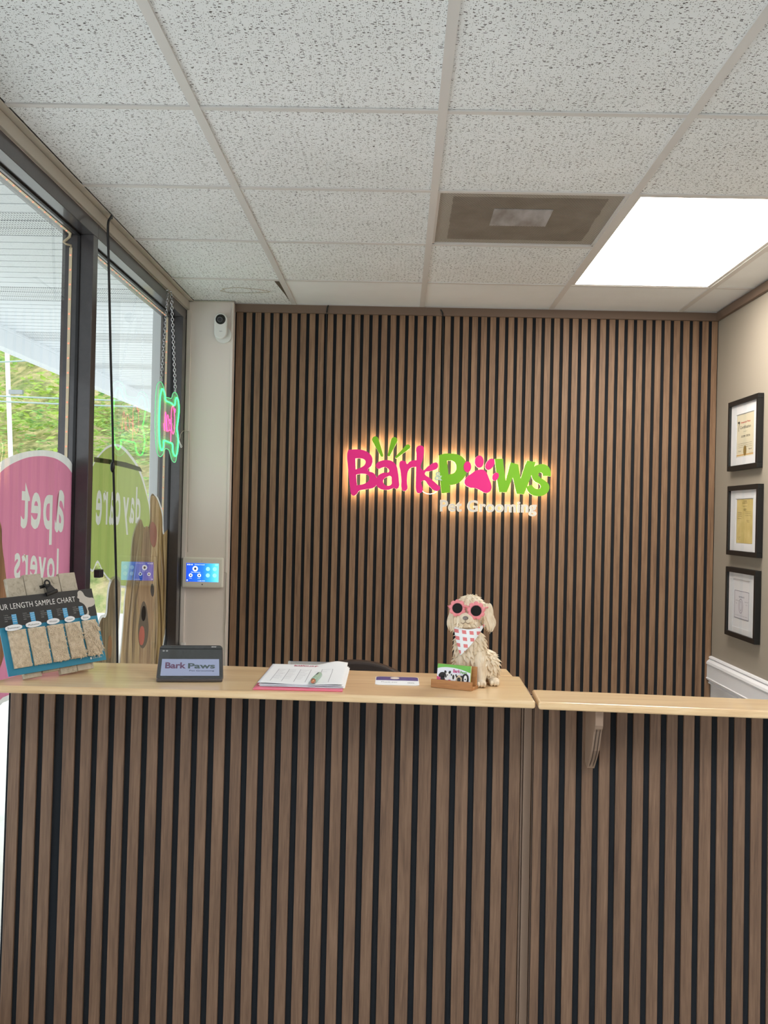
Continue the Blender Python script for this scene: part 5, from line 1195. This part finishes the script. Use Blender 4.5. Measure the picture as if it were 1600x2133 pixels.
# ================================================================== DOG STATUE
mm = .001
dg = empty('dog_statue', (.2045, 2.616, Z0), 'cream carved long-haired puppy statue sitting on the counter end', 'statue')
resin = mat('cream_resin', srgb(222, 206, 178), .55); g = G(resin); nf = g.noise(g.coord('Object', (60, 60, 22)), 1.2, 4, .6)
g.base(g.ramp(nf, [(.3, srgb(204, 184, 154)), (.5, srgb(228, 212, 186)), (.7, srgb(240, 229, 208))]))
random.seed(21); sm = MB()
def E_(c, r, rot=None): sm.ell([k * mm for k in c], [k * mm for k in r], 0, 20, 14, rot)
from mathutils import Euler
E_((-16, 6, 92), (41, 35, 56)); E_((8, 30, 52), (44, 42, 44)); E_((34, 34, 40), (26, 34, 38)); E_((-34, 34, 36), (22, 32, 34))
E_((-18, -2, 150), (30, 28, 24))
E_((-18, -4, 192), (38, 36, 40)); E_((8, 2, 192), (20, 24, 24)); E_((-44, 2, 190), (16, 22, 22)); E_((-30, -36, 172), (23, 22, 18)); E_((-31, -32, 160), (17, 17, 12)); E_((-41, -35, 169), (15, 17, 13)); E_((-20, -35, 169), (15, 17, 13))
# legs and paws
sm.tube([Vector(p) * mm for p in ((4, -14, 86), (8, -20, 50), (11, -24, 20), (11, -26, 6))], [.017, .0145, .0125, .013], 14)
sm.tube([Vector(p) * mm for p in ((-34, -4, 86), (-38, -6, 50), (-40, -6, 20), (-40, -6, 6))], [.017, .0145, .0125, .013], 14)
for cx_, cy_ in ((11, -30), (-40, -10)):
    E_((cx_, cy_, 9), (14, 17, 9))
    for k in (-1, 0, 1): E_((cx_ + 8 * k, cy_ - 12, 7), (4.6, 8, 7))
for cx_, cy_ in ((47, 2), (-66 + 6, 2)):
    E_((cx_, cy_, 10), (15, 22, 10))
    for k in (-1, 0, 1): E_((cx_ + 8 * k, cy_ - 17, 7), (4.8, 8, 7))
E_((48, 58, 16), (20, 24, 13))
def tuft(base, d, nrm, L, w, lift=.22, wav=.10, th=.42):
    """one carved lock of hair: starts in the body and tapers to a point"""
    base = Vector(base); d = Vector(d).normalized(); nrm = Vector(nrm).normalized(); side = d.cross(nrm).normalized(); pts = []; rr = []
    ph = random.random() * 6.28
    for k in range(7):
        t = k / 6; p = base + d * (L * t) + nrm * (L * lift * t * t * (1.25 - .55 * t)) + side * (L * wav * math.sin(3.6 * t + ph)); pts.append(p * mm)
        rr.append(w * mm * (.75 + .45 * math.sin(PI * min(1, t * 1.25))) * (1 - t ** 2.2) + .0004)
    sm.tube(pts, rr, 8, flat=th, up=nrm)
def shell(c, r, th, ph):   # point and normal on an ellipsoid; ph 0 faces the viewer (-y)
    n_ = Vector((math.sin(th) * math.sin(ph), -math.sin(th) * math.cos(ph), math.cos(th)))
    return Vector((c[0] + r[0] * n_.x, c[1] + r[1] * n_.y, c[2] + r[2] * n_.z)), Vector((n_.x / r[0], n_.y / r[1], n_.z / r[2])).normalized()
def coat(c, r, th0, th1, rows, per, ph0, ph1, L, w, lift=.2, drift=0, flow=(0, 0, -1), clip=None):
    for i in range(rows):
        th = th1 + (th0 - th1) * (i + .5) / rows; n = max(3, int(per * math.sin(th) + .5))
        for k in range(n):
            ph = ph0 + (ph1 - ph0) * (k + .5 * (i % 2) + random.uniform(.1, .5)) / n
            p, nr = shell(c, r, th + random.uniform(-.05, .05), ph); fl = Vector(flow) + Vector((drift * nr.x, drift * nr.y, 0)) + Vector((random.gauss(0, .16), 0, 0))
            d = fl - nr * fl.dot(nr)
            if d.length < .1: d = Vector((nr.x, -.5, 0))
            if clip and not clip(p): continue
            tuft(p - nr * 2.0, d, nr, L * random.uniform(.8, 1.2), w * random.uniform(.85, 1.15), lift)
coat((-16, 6, 92), (41, 35, 56), .55, 2.5, 8, 15, -2.6, 2.6, 23, 5.4, .40)
coat((8, 30, 52), (45, 43, 45), .5, 1.9, 5, 14, .2, 3.4, 25, 5.8, .42, .3)
coat((34, 34, 42), (27, 35, 40), .3, 2.0, 6, 12, -.9, 2.6, 23, 5.4, .46, .4)
coat((-34, 34, 40), (23, 33, 36), .3, 2.0, 6, 11, -2.6, .6, 21, 5.0, .42, .4)
for lx, ly in ((8, -18), (-37, -5)):
    for z_, rr_ in ((76, 16), (60, 15), (44, 13.5)):
        for k in range(9):
            a = 2 * PI * (k + random.random() * .5) / 9; nr = Vector((math.sin(a), -math.cos(a), 0)); tuft(Vector((lx, ly, z_)) + nr * (rr_ - 3), Vector((0, 0, -1)), nr, 21, 4.0, .2)
# crown and brow
for i, th in enumerate((1.35, 1.1, .85, .6, .35)):
    n = int(20 * math.sin(th) + 4)
    for k in range(n):
        ph = -PI + 2 * PI * (k + random.random() * .6) / n; p, nr = shell((-18, -4, 192), (37, 36, 40), th, ph)
        if abs(ph) < .75 and th > 1.2: continue
        d = Vector((nr.x * 1.3 + random.gauss(0, .1), nr.y * .9, -.55)); d = d - nr * d.dot(nr); tuft(p - nr * 1.2, d, nr, 19, 3.0, .22)
for k in range(5): tuft((-22 + 4 * k + random.uniform(-1, 1), -8, 229), (random.uniform(-.6, .6), -.6, .25), (0, -.3, 1), 13, 2.8, .2)
# muzzle and chin locks
for sgn in (-1, 1):
    for z_ in (180, 173, 166, 159):
        for k in range(4):
            x_ = -31 + sgn * (7 + 6.0 * k); y_ = -53 + 1.1 * k * k + .12 * (z_ - 168) ** 2 * .2; tuft((x_, y_ + 4, z_), (sgn * .55, .12, -.8), (sgn * .25, -1, 0), 13, 2.5, .14)
for k in range(9): tuft((-49 + 4.5 * k, -37 + .5 * abs(k - 4), 158), (random.gauss(0, .15), .1, -1), (0, -1, -.1), 12, 2.6, .1)
for sgn, cx_ in ((-1, -54), (1, 14)):
    for z_ in (196, 182, 168):
        for k in range(4): tuft((cx_ + sgn * 1.5, -18 + 9 * k, z_), (sgn * .15, .1, -1), (sgn, -.3, 0), 19, 3.4, .08)
# ears: long wavy locks hanging from the sides of the head
def ear(cx, sgn, top, bot, wid):
    E_((cx, 0, (top + bot) / 2 + 3), (wid * .62, 6, (top - bot) / 2 - 6))
    for lay in range(2):
        n = 7
        for k in range(n):
            t = (k + .5) / n * 2 - 1; x = cx + wid * .78 * t; zt2 = top - 9 * abs(t) - 2 * lay - random.uniform(0, 5); zb = bot + 9 * t * t + random.uniform(-2, 5)
            pts = []; rr = []; ph = random.random() * 1.2 + k * .35; yb = -9 - 3 * lay + 8 * t * t
            for q in range(12):
                u = q / 11; z = zt2 + (zb - zt2) * u; pull = (1 - .35 * (1 - u)) if True else 1
                pts.append(Vector(((cx - sgn * 15 * (1 - u) ** 2) + (x - cx) * pull * (.72 + .5 * math.sin(PI * u * .8)) + 2.8 * math.sin(7.2 * u + ph), yb - 3.0 * math.sin(PI * u) - 2.2 * (k % 2), z)) * mm)
                rr.append(.0031 * (.85 + .3 * math.sin(PI * u)) * (1 - u ** 5) + .0005)
            sm.tube(pts, rr, 8, flat=.7, up=(0, -1, 0))
        for k in range(5):
            t = (k + .5) / 5 * 2 - 1
            sm.tube([Vector(((cx - sgn * 14 * (1 - u) ** 2) + wid * .7 * t * (.7 + .5 * math.sin(PI * u * .8)) + 1.6 * math.sin(7 * u + k), 8 + 2 * math.sin(PI * u), top - 6 + (bot + 6 - top + 6) * u)) * mm for u in [q / 9 for q in range(10)]], [.0042 * (1 - (q / 9) ** 5) + .0005 for q in range(10)], 8, flat=.7, up=(0, 1, 0))
ear(-64, -1, 212, 132, 14); ear(31, 1, 214, 134, 18)
body = sm.build('body', resin, dg, smooth=True)
rm = body.modifiers.new('remesh', 'REMESH'); rm.mode = 'VOXEL'; rm.voxel_size = .0009; rm.use_smooth_shade = True
nose_m = mat('grey_nose', srgb(128, 118, 114), .35); g = G(nose_m); g.bump(g.noise(g.coord('Object'), 600, 2), .1, .0003)
m = MB(); m.ell((-.034, -.0590, .1765), (.0072, .0050, .0052)); m.ell((-.0365, -.0615, .1745), (.0028, .0022, .0022)); m.ell((-.0315, -.0617, .1745), (.0028, .0022, .0022)); m.build('nose', nose_m, dg, smooth=True)
m = MB(); m.tube([(-.034, -.0605, .172), (-.034, -.0600, .166), (-.0395, -.0582, .1625), (-.045, -.0545, .1635)], .0007, 6); m.tube([(-.034, -.0600, .166), (-.028, -.0582, .1625), (-.022, -.0545, .1640)], .0007, 6); m.build('mouth_line', mat('mouth_brown', srgb(120, 96, 74), .8), dg)
# ---- sunglasses
gs = empty('sunglasses', (.2045 - .0255, 2.616 - .046, Z0 + .198), 'pink flower-shaped sunglasses with round black lenses on the dog statue', 'sunglasses', rz=-.10)
pkp = mat('pink_plastic', srgb(232, 140, 146), .3); g = G(pkp); g.bump(g.noise(g.coord('Object'), 300, 2), .01, .0003)
lens_m = mat('black_lens', srgb(10, 8, 8), .35, spec=.3)
lc = {}
fm = MB()
for sx_, y_, z_, k_ in ((-.0285, .003, .0015, 1.0), (.0190, -.002, -.0030, 1.06)):
    for a in range(9):
        t = 2 * PI * a / 9 + .2; fm.ell((sx_ + .0158 * k_ * math.cos(t), y_, z_ + .0158 * k_ * math.sin(t)), (.0066 * k_, .0034, .0066 * k_), 0, 14, 8)
    fm.tube([(sx_ + .0150 * k_ * math.cos(2 * PI * q / 32), y_, z_ + .0150 * k_ * math.sin(2 * PI * q / 32)) for q in range(32)], .0036, 8, closed=True)
fm.tube([(-.0125, .001, .005), (-.007, -.003, .0075), (-.002, -.002, .006), (.0030, -.001, .003)], .0021, 8)
fm.build('frame', pkp, gs, smooth=True)
for sx_, y_, z_, k_ in ((-.0285, .003, .0015, 1.0), (.0190, -.002, -.0030, 1.06)):
    MB().cyl((sx_, y_ - .0012, z_), (0, -1, 0), .0126 * k_, .0032, 40).build('lens', lens_m, gs)
for sx_, ex in ((-.0470, -.050), (.0390, .044)):
    MB().tube([(sx_, .002, .004), (ex + (.004 if sx_ > 0 else -.004), .03, .004), (ex, .055, -.004)], .0017, 8).build('temple', pkp, gs, smooth=True)
# ---- bandana
bd_ = empty('bandana', (.2045, 2.616, Z0), 'white and pink checked bandana tied round the neck of the dog statue', 'bandana')
ging = mat('checked_cloth', (1, 1, 1, 1), .85); g = G(ging); uvn = g.n('UVMap'); sp_ = g.n('SeparateXYZ'); g.l(uvn.outputs[0], sp_.inputs[0])
fa = g.math('FRACT', sp_.outputs[0]); fb = g.math('FRACT', sp_.outputs[1])
sq = g.math('MULTIPLY', g.math('LESS_THAN', fa, .56), g.math('LESS_THAN', fb, .52))
g.base(g.mix(sq, srgb(236, 240, 244), srgb(222, 128, 130))); g.bump(g.noise(g.coord('Object'), 900, 2), .1, .0003)
bm_ = MB(); NU, NV = 36, 26; vs = []; uvs = []
for i in range(NU + 1):
    for j in range(NV + 1):
        u = -1 + 2 * i / NU; v = j / NV
        hw = 38 * (1 - v ** 1.25) + .8; cx_ = -20 - 23 * v; x = cx_ + hw * u
        z = 156 - 9 * (1 - u * u) * (1 - v) - 76 * v + 3.5 * u * (1 - v)
        base_y = -41 - 7 * math.sin(PI * min(1, (156 - z) / 90)) ; y = base_y + 26 * (abs(x + 20) / 40) ** 2.2 - 1.2 * math.sin(3.2 * u + 5 * v) * (1 - v)
        vs.append((x * mm, y * mm, z * mm)); uvs.append((x / 18 + .12 * z / 18 + 9.3, z / 17.0 + .06 * x / 17 + .2))
bm_.add(vs, [(i * (NV + 1) + j, i * (NV + 1) + j + 1, (i + 1) * (NV + 1) + j + 1, (i + 1) * (NV + 1) + j) for i in range(NU) for j in range(NV)])
bm_.uv = uvs; o = bm_.build('cloth', ging, bd_, smooth=True); s_ = o.modifiers.new('thick', 'SOLIDIFY'); s_.thickness = .0016; s_.offset = 0
nb = MB(); nb.tube([Vector((-18 + 38 * math.sin(a), -4 - 33 * math.cos(a), 152 + 4 * math.sin(a))) * mm for a in [1.3 + (2 * PI - 2.6) * q / 20 for q in range(21)]], .0052, 8, flat=1.2); nb.uv = None
nb.build('neck_band', simple('bandana_white', 232, 234, 238, .85), bd_, smooth=True)
